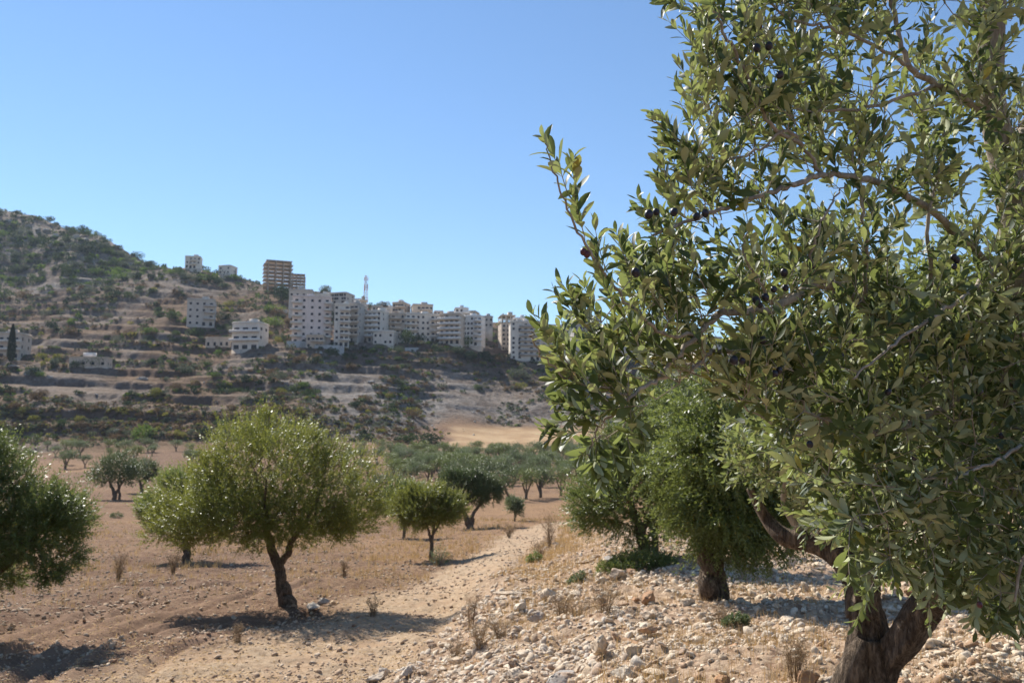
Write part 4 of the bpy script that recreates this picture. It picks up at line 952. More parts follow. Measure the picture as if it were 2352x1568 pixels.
o = ob('roof_hut', sh.me('roof_hut', M['w_white']), None, p); tag(o, 'small hut on the roof of the low farm shed', 'hut')
for k_, (x0, x1, yt, yb, Y_, fl_, mt_, rz_, lb_) in enumerate((
    (716, 757, 677, 720, 446, 4, 'w_cream', 10, 'small cream block showing over the right shoulder of the pink apartment block'),
    (806, 832, 688, 720, 452, 3, 'w_white', -8, 'tiny pale house between the long bare block and the minaret'),
    (846, 878, 704, 735, 456, 3, 'w_grey', 12, 'small grey house behind the white balcony bands'),
    (874, 902, 709, 740, 462, 3, 'w_cream', -10, 'small cream house with flat roof left of the stepped roof house'),
    (992, 1018, 716, 745, 458, 3, 'w_pink', 8, 'little pinkish house between the pergola house and the striped block'),
    (1074, 1100, 716, 745, 470, 3, 'w_tan', -12, 'little tan house peeping over the tall cream block'),
    (1100, 1132, 728, 752, 480, 2, 'w_grey', 6, 'low grey house on the skyline in the gap before the bare tower'),
    (700, 742, 771, 800, 398, 2, 'w_tan', 4, 'low tan annex at the right foot of the pink apartment block'),
    (856, 908, 762, 792, 404, 2, 'w_cream', -6, 'two storey cream annex below the white balcony bands'),
    (1178, 1212, 732, 770, 440, 4, 'w_white', -8, 'white block standing just behind the bare tower'),
    (1236, 1300, 748, 812, 428, 5, 'w_cream', 8, 'cream block mostly hidden by the leftmost olive leaves'))):
    B(x0, x1, yt, yb, Y_, fl_, lb_, mt_, 10, R(rz_), 3 if x1 - x0 < 35 else 4, ((.3, 1),) if k_ % 2 else (), seed=60 + k_, roofbox=k_ % 3 == 0)
# minaret and lattice mast
b = pt(834, 712, 440); k_ = 440 / F; root = empty('minaret', b); tag(root, 'short stone minaret with pointed red cap on the skyline', 'tower')
mb = MB(); mb.tube([(0, 0, -6), (0, 0, 20 * k_)], [1.7, 1.6], 12); ob('shaft', mb.me('shaft', M['w_tan']), root)
mb = MB(); mb.tube([(0, 0, 20 * k_ + .004), (0, 0, 20 * k_ + .7), (0, 0, 20 * k_ + .701)], [2.3, 2.4, 2.3], 12); ob('gallery', mb.me('gallery', M['w_tan']), root)
mb = MB(); mb.tube([(0, 0, 20 * k_ + .71), (0, 0, 30 * k_)], [1.1, 1.0], 10); ob('lantern', mb.me('lantern', M['w_conc']), root)
mb = MB(); mb.tube([(0, 0, 30 * k_ + .004), (0, 0, 34 * k_)], [1.2, .05], 10); ob('cap', mb.me('cap', M['rock_orange']), root)
b = pt(839, 712, 450); k_ = 450 / F; H = 82 * k_; mb = MB(); root = empty('lattice_mast', b); tag(root, 'tall thin red and white lattice mast beside the minaret', 'mast')
def legp(k, z): wd = 1.3 * (1 - z / H) + .45; a = k * math.pi / 2 + .6; return np.array((math.cos(a) * wd, math.sin(a) * wd, z))
for k in range(4): mb.tube([legp(k, -4), legp(k, H)], [.11, .08], 5)
zz = np.linspace(0, H, 15); A_, B_ = [], []
for i_ in range(14):
    for k in range(4): A_ += [legp(k, zz[i_]), legp(k, zz[i_])]; B_ += [legp((k + 1) % 4, zz[i_ + 1]), legp((k + 1) % 4, zz[i_])]
cones(mb, np.array(A_), np.array(B_), np.full(len(A_), .06), np.full(len(A_), .06), 4); ob('lattice', mb.me('lattice', M['steel']), root)
for zf in (.62, .7, .9):
    ab = MB()
    for k in range(3): a = k * 2.1 + .4; c0 = np.array((math.cos(a) * 1.1, math.sin(a) * 1.1, H * zf)); ab.tube([c0 - (0, 0, 1.0), c0 + (0, 0, 1.0)], [.25, .25], 6)
    ob('antenna', ab.me('antenna', M['w_white']), root)
# retaining walls on the edge
for x0, x1, y, Y, h, lb in ((658, 716, 797, 396, 3, 'concrete retaining wall under the pink apartment block'), (722, 790, 806, 394, 3, 'long low retaining wall under the narrow pale block'), (930, 1002, 806, 396, 1.8, 'sloping pale retaining wall between dark bushes under the town'), (612, 660, 716, 424, 1.6, 'stone wall left of the pink apartment block')):
    hx = hits([(x0 + x1) / 2], [y + 1], 200); Y = float(hx[1][0]) if hx[3][0] and abs(hx[1][0] - Y) < 70 else Y
    p0, p1 = pt(x0, y, Y), pt(x1, y, Y); wd = p1[0] - p0[0]; mb = MB()
    V = np.array([(0, 0, -4), (wd, 0, -4), (wd, 0, h * .8), (wd * .5, 0, h), (0, 0, h), (0, .5, -4), (wd, .5, -4), (wd, .5, h * .8), (wd * .5, .5, h), (0, .5, h)], float)
    mb.add(V, [(3, 4, 9, 8), (2, 3, 8, 7), (0, 4, 3, 1), (5, 6, 8, 9)], [(1, 3, 2), (6, 7, 8)]); mb.add(V, [(0, 5, 9, 4), (1, 2, 7, 6)])
    tag(ob('retaining_wall', mb.me('retaining_wall', M['w_grey']), None, p0), lb, 'wall')

tick('rocks and')
# ------------------------------------------------------------------ rocks and gravel
def stone_proto(seed, sub=1):
    g = np.random.default_rng(seed)
    t = (1 + 5 ** .5) / 2
    V = norm(np.array([(-1, t, 0), (1, t, 0), (-1, -t, 0), (1, -t, 0), (0, -1, t), (0, 1, t), (0, -1, -t), (0, 1, -t), (t, 0, -1), (t, 0, 1), (-t, 0, -1), (-t, 0, 1)], float))
    T = np.array([(0, 11, 5), (0, 5, 1), (0, 1, 7), (0, 7, 10), (0, 10, 11), (1, 5, 9), (5, 11, 4), (11, 10, 2), (10, 7, 6), (7, 1, 8), (3, 9, 4), (3, 4, 2), (3, 2, 6), (3, 6, 8), (3, 8, 9), (4, 9, 5), (2, 4, 11), (6, 2, 10), (8, 6, 7), (9, 8, 1)])
    for _ in range(sub):
        d = {}; V = list(V); T2 = []
        def mid(a, b):
            k = (min(a, b), max(a, b))
            if k not in d: d[k] = len(V); V.append(norm((V[a] + V[b]) / 2))
            return d[k]
        for a, b, c_ in T: x, y, z = mid(a, b), mid(b, c_), mid(c_, a); T2 += [(a, x, z), (b, y, x), (c_, z, y), (x, y, z)]
        V = np.array(V); T = np.array(T2)
    # cut by random planes for flat angular faces
    for _ in range(16):
        n_ = norm(g.normal(0, 1, 3)); h = g.uniform(.40, .78); dd = V @ n_; over = dd > h; V[over] -= np.outer(dd[over] - h, n_)
    V *= np.array((1, g.uniform(.6, .95), g.uniform(.4, .75)))
    V += g.normal(0, .02, V.shape)
    return V, T
SP0 = [stone_proto(k, 0) for k in range(14)]; SP1 = [stone_proto(50 + k, 1) for k in range(14)]; SP2 = [stone_proto(90 + k, 3) for k in range(14)]
def stones(name, X, Y, S, mat, protos, label, sink=.08, tone=None):
    g = np.random.default_rng(3); Z = height(X, Y); Vs, Ts, Tn = [], [], []; n0 = 0
    pk = g.integers(0, len(protos), len(X)); a = g.uniform(0, 6.28, len(X)); tilt = g.normal(0, .3, (len(X), 2))
    for k, (V, T) in enumerate(protos):
        idx = np.where(pk == k)[0]; m_ = len(idx)
        if not m_: continue
        ca, sa = np.cos(a[idx]), np.sin(a[idx]); v = V[None] * S[idx][:, None, None]
        z = v[..., 2] + v[..., 0] * tilt[idx, 0][:, None] + v[..., 1] * tilt[idx, 1][:, None]
        x = v[..., 0] * ca[:, None] - v[..., 1] * sa[:, None] + X[idx][:, None]; y = v[..., 0] * sa[:, None] + v[..., 1] * ca[:, None] + Y[idx][:, None]
        z = z + (Z[idx] + S[idx] * sink)[:, None]
        Vs.append(np.stack([x, y, z], -1).reshape(-1, 3)); Ts.append((T[None] + (np.arange(m_) * len(V))[:, None, None]).reshape(-1, 3) + n0); n0 += m_ * len(V)
        Tn.append(np.repeat(g.random(m_), len(V)))
    o = ob(name, mesh(name, np.concatenate(Vs), [np.concatenate(Ts)], [mat], False, {'tone': np.concatenate(Tn)})); tag(o, label, 'gravel', None, 'stuff'); return o
def scatter(n, dlo, dhi, azlo, azhi, power=1.0):
    g = rng; r = dlo * (dhi / dlo) ** g.random(n) ** power; a = g.uniform(R(azlo), R(azhi), n); return np.sin(a) * r, np.cos(a) * r
x, y = scatter(76000, 4.3, 42, -16, 38); mk = rocky_mask(x, y); mk[:] *= np.clip((.68 + 1.5 * fbm(x * .5, y * .5, 3, 81)) * (1 - .45 * sstep(9, 16, np.hypot(x, y))), .12, 1); kp = rng.random(len(x)) < mk; x, y = x[kp], y[kp]
S = rng.lognormal(math.log(.023), .5, len(x)) * np.clip(np.hypot(x, y) / 7, .9, 2.2); S = np.minimum(S, .09)
big = S > .035
stones('gravel', x[~big], y[~big], S[~big], M['rock'], SP0, 'loose cream and tan limestone gravel covering the right bank')
stones('stones', x[big], y[big], S[big], M['rock'], SP1, 'fist sized broken limestone strewn over the right bank')
x, y = scatter(46000, 7.5, 36, -36, 4); mk = (1 - rocky_mask(x, y)) * (1 - .45 * path_mask(x, y)) * np.clip(.45 + 1.2 * fbm(x * .5, y * .5, 3, 83), .1, 1); kp = rng.random(len(x)) < mk; x, y = x[kp], y[kp]
S = rng.lognormal(math.log(.021), .58, len(x)) * np.clip(np.hypot(x, y) / 12, .9, 1.8)
stones('gravel', x, y, np.minimum(S, .085), M['rock_brown'], SP0, 'small stones scattered over the ploughed red brown soil', .1)
x, y = scatter(9000, 36, 75, -36, 36); stones('gravel', x, y, rng.uniform(.03, .08, len(x)), M['rock_brown'], SP0, 'small stones scattered over the far dry field', .1)
RM = {}
def rock(x, y, s, k, mat, label, cat='rock', group=None, sc3=(1, 1, 1), rz=None, sink=.22, name='rock', Z=None):
    key = (k, mat)
    if key not in RM: RM[key] = mesh('rock', SP2[k][0], [SP2[k][1]], [M[mat]], False, {'tone': np.full(len(SP2[k][0]), .1)})
    z = height(x, y)[0] if Z is None else Z
    o = ob(name, RM[key], None, (x, y, z + s * sc3[2] * sink), random.uniform(0, 6.28) if rz is None else rz, (s * sc3[0], s * sc3[1], s * sc3[2])); tag(o, label, cat, group); return o
HR = [(1380, 1512, 40, 2, 'rock', (1, .9, 1.25), 'large pale squared boulder in the gravel, right of centre at the bottom'),
      (1290, 1560, 40, 3, 'rock_grey', (1, 1, 1), 'grey rough boulder cut by the bottom edge'),
      (1182, 1556, 26, 5, 'rock', (1, .9, 1), 'pale grey rock left of the grey boulder at the bottom edge'),
      (1492, 1388, 24, 4, 'rock_orange', (1, .8, 1.0), 'pale orange pointed rock near the dry bush, beside a smaller rust one'),
      (1492, 1445, 22, 6, 'rock_orange', (1, .8, .95), 'rust brown block of rock with a long flat rock on its left'),
      (1453, 1455, 23, 7, 'rock_orange', (1.2, .6, .6), 'long flat ochre rock touching the rust brown block'),
      (1462, 1385, 14, 8, 'rock_orange', (1, .8, .8), 'small rust rock just left of the pale orange pointed rock'),
      (1448, 1312, 17, 9, 'rock_orange', (1.2, .8, .7), 'flat orange rock in front of the low green bush'),
      (1577, 1477, 17, 10, 'rock_orange', (1, .9, 1), 'reddish brown rock in the gravel below the gnarled trunk'),
      (1172, 1362, 22, 1, 'rock', (1.4, .7, .5), 'long white slab of stone at the path bank'),
      (1190, 1396, 17, 11, 'rock', (1.2, .8, .9), 'tilted white stone in the dry grass of the bank'),
      (935, 1556, 25, 12, 'rock', (1.5, .7, .7), 'long pale wedge of stone at the bottom left end of the gravel'),
      (878, 1548, 17, 13, 'rock', (1, .8, 1.2), 'upright pale stone at the left tip of the gravel'),
      (868, 1566, 26, 0, 'rock', (1.3, .8, .6), 'flat pale stone under the upright one at the bottom edge'),
      (1165, 1535, 22, 2, 'rock', (1.4, .6, .6), 'long low pale stone behind the bottom edge rocks'),
      (1195, 1507, 18, 3, 'rock', (1.2, .9, .7), 'flat cream stone in the middle of the gravel'),
      (1490, 1460, 9, 5, 'rock_orange', (1, 1, .8), 'small rust stone under the rust brown block'),
      (1360, 1288, 20, 6, 'rock', (1.6, .7, .6), 'slanted pale slab left of the low green bush'),
      (1400, 1286, 17, 7, 'rock_grey', (1.3, .8, .7), 'greyish slab beside the slanted pale slab'),
      (2215, 1360, 40, 4, 'rock_orange', (1.4, .8, .8), 'big sunlit boulder behind the right limb of the near tree'),
      (2130, 1352, 22, 9, 'rock_grey', (1.2, .8, .8), 'shaded grey stone left of the big sunlit boulder'),
      (715, 1402, 21, 1, 'rock', (1.1, .8, 1), 'pale round stone at the foot of the forked olive tree, biggest of three'),
      (743, 1395, 15, 12, 'rock_grey', (1, .8, 1), 'middle one of three stones right of the forked tree foot'),
      (764, 1392, 12, 13, 'rock', (1, .8, .8), 'smallest and rightmost of three stones at the forked tree foot'),
      (258, 1522, 12, 8, 'rock_orange', (1, .9, .9), 'brown clod in the ploughed soil at the bottom left'),
      (240, 1512, 10, 10, 'rock', (1.2, .8, .6), 'pale stone touching the brown clod at the bottom left')]
for x, y, r, k, mt, s3, lb in HR:
    X, Yv, Z, ok = hits([x], [min(y + r * .35, 1600)], 3.5, 60, 400)
    if ok[0]: rock(X[0], Yv[0], r * Yv[0] / F * 1.3, k, mt, lb, sc3=s3, sink=.38)
n = 900; xs = rng.uniform(850, 2340, n); ys = rng.uniform(1235, 1600, n); X, Yv, Z, ok = hits(xs, ys, 4, 45, 260); mk = rocky_mask(X, np.where(ok, Yv, 1)); kp = ok & (rng.random(n) < mk)
X, Yv = X[kp][:255], Yv[kp][:255]; S = rng.lognormal(math.log(.074), .38, len(X)) * np.clip(Yv / 9, .9, 1.7)
for x_, y_, s_ in zip(X, Yv, S): rock(x_, y_, min(s_, .21), random.randrange(14), 'rock_orange' if random.random() < .12 else 'rock', 'head sized angular limestone rock lying in the gravel of the right bank', 'rock', 'loose rocks on the gravel bank', (1, 1, random.uniform(.7, 1.1)))
def crag_proto(seed):
    g = np.random.default_rng(seed); V, T = stone_proto(seed, 4); V = V * np.array((1, .8, 1.3))
    d = .22 * vnoise(V[:, 0] * 5 + V[:, 1] * 3, V[:, 2] * 1.6, seed) + .12 * vnoise(V[:, 0] * 11, V[:, 2] * 6 + V[:, 1] * 9, seed + 1) + .05 * vnoise(V[:, 0] * 23, V[:, 2] * 19, seed + 2)
    return V * (1 + 1.3 * d)[:, None], T
CP = [mesh('rock_outcrop', V, [T], [M['rock_grey']], False, {'tone': np.full(len(V), .1)}) for V, T in (crag_proto(500 + k) for k in range(5))]
def crag(x, y, r, k, s3, lb, grp=None):
    X, Yv, Z, ok = hits([x], [y], 200)
    if not ok[0]: return
    s_ = r * Yv[0] / F; o = ob('rock_outcrop', CP[k % 5], None, (X[0], Yv[0] + s_ * .3, Z[0]), random.uniform(-.5, .5), (s_ * s3[0], s_ * s3[1], s_ * s3[2])); tag(o, lb, 'rock', grp)
for a in ((80, 862, 22, 0, (1.2, .8, .9), 'pale grey rock face behind the bright bush on the lower slope'), (112, 870, 18, 1, (1.3, .8, .8), 'right shoulder of the pale rock face on the lower slope'), (325, 872, 17, 2, (1.2, .8, 1), 'grey crag standing on a terrace in the middle of the slope'), (345, 888, 11, 3, (1.5, .8, .5), 'lower grey rock right under the crag on the terrace'), (25, 846, 22, 4, (1.6, .8, .5), 'grey ledge of rock under the villa')): crag(*a)
for k, (x, y, r) in enumerate(((18, 520, 14), (42, 528, 12), (62, 524, 15), (84, 534, 14), (105, 540, 16), (128, 548, 13), (150, 560, 12), (172, 548, 17), (188, 560, 19), (198, 580, 14), (120, 572, 10), (92, 560, 9), (210, 575, 13), (155, 585, 9), (30, 545, 9), (222, 560, 9))):
    crag(x, y, r, k, (1.1, .8, 1.0), 'grey crag of the broken cliff band near the hilltop', 'grey crags of the hilltop cliff band')
n = 900; xs = rng.uniform(0, 1400, n); ys = rng.uniform(640, 1000, n); X, Yv, Z, ok = hits(xs, ys, 262, 620, 200); kp = ok & (rng.random(n) < .25 + .75 * ((xs > 640) & (ys > 790)) + .5 * ((xs > 480) & (xs < 640) & (ys < 720)))
stones('stones', X[kp], Yv[kp], rng.lognormal(math.log(.45), .5, kp.sum()), M['rock_grey'], SP1, 'pale grey boulders strewn over the distant slope', .1)

tick('dry grass')
# ------------------------------------------------------------------ dry grass and dry bushes
def grass(x, y, n_b, hgt, wd, mat, name, label, seed):
    g = np.random.default_rng(seed); n = len(x); z = height(x, y); X = np.repeat(x, n_b) + g.normal(0, .05, n * n_b); Y = np.repeat(y, n_b) + g.normal(0, .05, n * n_b)
    h = np.repeat(hgt, n_b) * g.uniform(.4, 1.1, n * n_b); a = g.uniform(0, 6.28, n * n_b); lean = g.uniform(.05, .65, n * n_b) * h
    b = np.stack([X, Y, np.repeat(z, n_b) - .01], -1); d = np.stack([np.cos(a), np.sin(a), np.zeros_like(a)], -1); s = np.stack([-np.sin(a), np.cos(a), np.zeros_like(a)], -1)
    wv = (np.repeat(wd, n_b))[:, None] if not np.isscalar(wd) else wd
    m_ = b + d * (lean * .35)[:, None] + np.array((0, 0, 1)) * (h * .6)[:, None]; t = b + d * lean[:, None] + np.array((0, 0, 1)) * h[:, None]
    V = np.stack([b - s * wv, b + s * wv, m_ + s * wv * .8, m_ - s * wv * .8, t], 1).reshape(-1, 3); k = (np.arange(len(X)) * 5)[:, None]
    o = ob(name, mesh(name, V, [np.array([[0, 1, 2, 3]]) + k, np.array([[3, 2, 4]]) + k], [M[mat]], False, {'tone': np.repeat(g.random(len(X)), 5)})); tag(o, label, 'grass', None, 'stuff')
x, y = scatter(60000, 9, 75, -34, 20); bd = x - bank_x(y); w_ = 1.0 * np.exp(-((bd - .5) / 1.5) ** 2) * sstep(8, 13, y) + .42 * sstep(19, 30, np.hypot(x, y)) * (bd < 0) * sstep(-.25, .2, fbm(x * .25, y * .25, 3, 91)) + .06
w_ *= (1 - path_mask(x, y)) * np.where((bd < 0) & (np.hypot(x, y) < 20), .35, 1); kp = rng.random(len(x)) < w_ * .8; x, y = x[kp], y[kp]; r_ = np.hypot(x, y)
grass(x, y, 7, rng.uniform(.06, .24, len(x)) * np.clip(r_ / 22, .7, 1.5), .0022 * np.clip(r_ / 12, 1, 4), 'straw', 'dry_grass', 'golden dry grass along the path and over the field', 1)
x, y = scatter(9000, 5, 30, 0, 36); kp = rng.random(len(x)) < .6 * np.clip(.3 + 1.5 * fbm(x * .5, y * .5, 2, 92), 0, 1) * rocky_mask(x, y); x, y = x[kp], y[kp]
grass(x, y, 9, rng.uniform(.05, .18, len(x)), .0018 * np.clip(np.hypot(x, y) / 10, 1, 3), 'straw', 'dry_grass', 'sparse dry straw between the stones of the bank', 2)
# straw litter lying on the soil
x, y = scatter(60000, 8, 32, -36, 14); kp = rng.random(len(x)) < .75 * (1 - .7 * rocky_mask(x, y)) * np.clip(.45 + 1.6 * fbm(x * .7, y * .7, 3, 95), .08, 1); x, y = x[kp], y[kp]; z = height(x, y); a = rng.uniform(0, 6.28, len(x)); l_ = rng.uniform(.015, .06, len(x)); w2 = rng.uniform(.003, .010, len(x)) 
d = np.stack([np.cos(a), np.sin(a), rng.normal(0, .15, len(x))], -1) * l_[:, None]; s = np.stack([-np.sin(a), np.cos(a), rng.normal(0, .3, len(x))], -1) * w2[:, None]; b = np.stack([x, y, z + .012], -1)
V = np.stack([b - s, b + s, b + d + s * .6, b + d - s * .6], 1).reshape(-1, 3)
tag(ob('straw_litter', mesh('straw_litter', V, [np.arange(len(V)).reshape(-1, 4)], [M['straw']], False, {'tone': np.repeat(rng.random(len(x)), 4)})), 'bits of straw and dead leaves lying on the soil', 'litter', None, 'stuff')

def dry_bush(x, y, wpx, hpx, label, seed, mat='twig', stems=26, head=True, name='dry_bush'):
    X, Yv, Z, ok = hits([x], [y], 4, 80, 300); g = np.random.default_rng(seed); k = Yv[0] / F; W, H = wpx * k / 2, hpx * k; A, Bp, ra, rb = [], [], [], []; Pl, Fl = [], []
    th = .0016 * max(1, Yv[0] / 9)
    for s_ in range(stems):
        a = g.uniform(0, 6.28); t = np.array((math.cos(a) * W * g.uniform(.2, 1), math.sin(a) * W * g.uniform(.2, 1), H * g.uniform(.6, 1))); p = np.array((math.cos(a) * .04, math.sin(a) * .04, -.02)); m_ = t * np.array((.4, .4, .6)) + g.normal(0, .02, 3)
        C = spline(np.array([p, m_, t]), 6)
        for u in range(5): A.append(C[u]); Bp.append(C[u + 1]); ra.append(th * (1.6 - .2 * u)); rb.append(th * (1.4 - .2 * u))
        for q in range(7):
            u = g.integers(1, 6); d = norm(g.normal(0, 1, 3) + norm(t) * .9) * H * g.uniform(.12, .28); A.append(C[u]); Bp.append(C[u] + d); ra.append(th * .7); rb.append(th * .35)
            for e in range(2):
                st = C[u] + d * g.uniform(.5, 1); d2 = norm(g.normal(0, 1, 3) + (0, 0, .5)) * H * .09; A.append(st); Bp.append(st + d2); ra.append(th * .5); rb.append(th * .3); Pl.append(st + d2); Fl.append(norm(d2))
    A, Bp = np.array(A), np.array(Bp)
    mb = MB(); cones(mb, A, Bp, np.array(ra), np.array(rb), 4); nv = mb.n
    Pl, Fl = np.array(Pl), np.array(Fl); Sd = norm(np.cross(Fl, g.normal(0, 1, Pl.shape)))
    if head: mb.add(np.stack([Pl, Pl + Fl * th * 5 + Sd * th * 2, Pl + Fl * th * 10, Pl + Fl * th * 5 - Sd * th * 2], 1).reshape(-1, 3), np.arange(len(Pl) * 4).reshape(-1, 4))
    root = ob(name, mb.me(name, M[mat], False, {'tone': g.random(mb.n) * .3 + np.concatenate([np.repeat(g.random(len(A)) * .7, 8), np.full(mb.n - nv, .6)])}), None, (X[0], Yv[0], Z[0])); tag(root, label, 'bush')
    return root
for k, a in enumerate([(1290, 1408, 90, 62, 'grey twiggy dry bush in the gravel, left of a taller straw one'), (1388, 1424, 110, 80, 'tall straw coloured dry bush in the middle of the gravel'), (1082, 1440, 36, 70, 'thin upright brown thistle at the bank edge beside the path'),
       (1100, 1500, 70, 50, 'low brown weed clump at the bank below the thistle'), (1045, 1525, 70, 44, 'low brown weed clump at the left tip of the bank'), (270, 1335, 46, 62, 'brown dry bush left of the wheel tracks'), (178, 1308, 60, 66, 'larger brown dry bush beside the left edge tree'),
       (398, 1322, 36, 46, 'small brown bush left of the shadow behind the forked tree'), (1262, 1262, 60, 76, 'tall brown weeds where the path bends behind the bank'), (1240, 1290, 60, 50, 'golden weeds at the near side of the path bend'), (1330, 1420, 120, 40, 'low tangled straw between the two dry bushes'),
       (1830, 1568, 70, 90, 'broken dry stalks standing left of the near trunk'), (855, 1425, 40, 40, 'brown weed in the shade of the forked tree'), (1650, 1440, 90, 46, 'dry grass tuft at the foot of the gnarled trunk'), (1150, 1470, 90, 44, 'straw tangle above the flat cream stone'),
       (790, 1330, 26, 34, 'small dry weed right of the forked trunk'), (1170, 1235, 40, 30, 'dry golden tuft beyond the sapling'), (545, 1480, 30, 40, 'dead stalk at the left end of the forked tree shadow')]):
    dry_bush(*a, seed=400 + k, stems=30 if a[2] > 60 else 18)
def leafy_bush(x, y, wpx, hpx, label, seed, mat='leaf_bright', n=500, ll=.04, name='leafy_bush'):
    X, Yv, Z, ok = hits([x], [y], 4, 80, 300); g = np.random.default_rng(seed); k = Yv[0] / F; W, H = wpx * k / 2, hpx * k
    a = g.uniform(0, 6.28, n); r = g.random(n) ** .5; A = np.stack([np.cos(a) * r * W, np.sin(a) * r * W * .7, g.random(n) * H * (1 - .5 * r)], -1); zz_ = height(A[:, 0] + X[0], A[:, 1] + Yv[0]) - Z[0]; A[:, 2] += zz_; D = norm(np.stack([np.cos(a) * r, np.sin(a) * r, np.full(n, .9)], -1) + g.normal(0, .3, (n, 3)))
    root = empty(name, (X[0], Yv[0], Z[0])); tag(root, label, 'bush'); mb = MB(); base = A * np.array((.4, .4, 0)) + np.stack([0 * a, 0 * a, zz_ - .02], -1); cones(mb, base[:80], A[:80], np.full(80, .006), np.full(80, .003), 4); ob('stems', mb.me('stems', M['bark_twig']), root)
    P, Fw, Nn, LL, WW = shoot_leaves(A, D, np.full(n, H * .35), 5, np.zeros((n, 3)), ll, ll * .5, g); ob('foliage', leaf_lo('foliage', P, Fw, Nn, LL, WW, M[mat], g), root)
leafy_bush(1462, 1304, 170, 40, 'low spreading green bush under the dark green olive tree', 1, 'leaf_bright', 900, .045)
leafy_bush(1228, 1296, 30, 26, 'small green weed at the edge of the path bend', 2, 'leaf_bright', 160, .05)
leafy_bush(1010, 1300, 30, 44, 'thin sprouts at the foot of the small slender tree', 3, 'leaf_grey', 120, .05)
leafy_bush(268, 1190, 26, 14, 'small dark weed in the open ground of the left gap', 4, 'leaf_dark', 120, .09)
leafy_bush(1325, 1345, 36, 24, 'sparse green tuft behind the grey twiggy bush', 5, 'leaf_grey', 110, .04)
leafy_bush(1690, 1450, 50, 30, 'green weed right at the foot of the gnarled trunk', 6, 'leaf_grey', 120, .035)

tick('the big near')
# ------------------------------------------------------------------ the big near olive tree
g = np.random.default_rng(77)
base = pt(1985, 1600, 5.3); base[2] = height(base[0], base[1])[0]
near = empty('olive_tree', base); tag(near, 'big near olive tree filling the right side, with black olives on leafy branches', 'tree')
def lp(P): return np.array([pt(*p[:3]) for p in P]) - base
def limb(P, r, n=26, sides=20, rough=.015, ridges=.12, seed=1):
    Q_ = spline(lp(P), n); rr_ = np.interp(np.linspace(0, 1, n), np.linspace(0, 1, len(r)), r); return Q_, rr_, sides, rough, seed, ridges
tm = MB()
for a in (limb([(1965, 1680, 5.3), (1975, 1600, 5.3), (1992, 1520, 5.3), (1992, 1440, 5.3), (1985, 1380, 5.3), (1995, 1300, 5.3), (2005, 1200, 5.2), (1990, 1080, 5.0)], [.21, .17, .15, .105, .088, .075, .06, .04], 90, 64, .018, .2, 1),
          limb([(2005, 1580, 5.25), (2040, 1515, 5.2), (2080, 1465, 5.1), (2120, 1405, 5.0), (2165, 1350, 4.8), (2215, 1270, 4.5), (2262, 1120, 4.1), (2276, 1040, 3.95)],
               [.08, .09, .095, .095, .09, .08, .072, .068], 70, 40, .014, .15, 2),
          limb([(1985, 1420, 5.3), (1975, 1340, 5.35), (1945, 1290, 5.4), (1900, 1255, 5.5), (1850, 1240, 5.6), (1800, 1230, 5.7), (1760, 1190, 5.8), (1720, 1120, 5.8)], [.10, .095, .085, .08, .07, .06, .04, .02], 44, 22, .012, .12, 3),
          limb([(1945, 1700, 5.25), (1955, 1600, 5.22), (1965, 1520, 5.2), (1985, 1470, 5.2)], [.13, .10, .07, .04], 22, 20, .012, .12, 4),
          limb([(2030, 1700, 5.3), (2015, 1600, 5.24), (2010, 1540, 5.2), (2000, 1470, 5.2)], [.12, .09, .075, .05], 22, 20, .012, .12, 5),
          ):
    tm.tube(*a)
lm = MB()
for a in (limb([(2269, 1080, 4.02), (2290, 960, 3.8), (2318, 820, 3.6), (2335, 700, 3.5), (2335, 560, 3.4), (2312, 400, 3.35), (2278, 230, 3.3), (2280, 60, 3.3), (2290, -120, 3.3)], [.072, .068, .066, .063, .06, .056, .05, .048, .04], 60, 24, .01, .06, 2),
          limb([(2315, 420, 3.36), (2345, 330, 3.4), (2390, 240, 3.5), (2430, 100, 3.5)], [.05, .045, .04, .03], 20, 16, .01, .06, 6)): lm.tube(*a)
ob('limb', lm.me('limb', M['bark_grey'], True), near)
trk = ob('trunk', tm.me('trunk', M['bark'], True), near)
sk = Skel(); bb = MB()
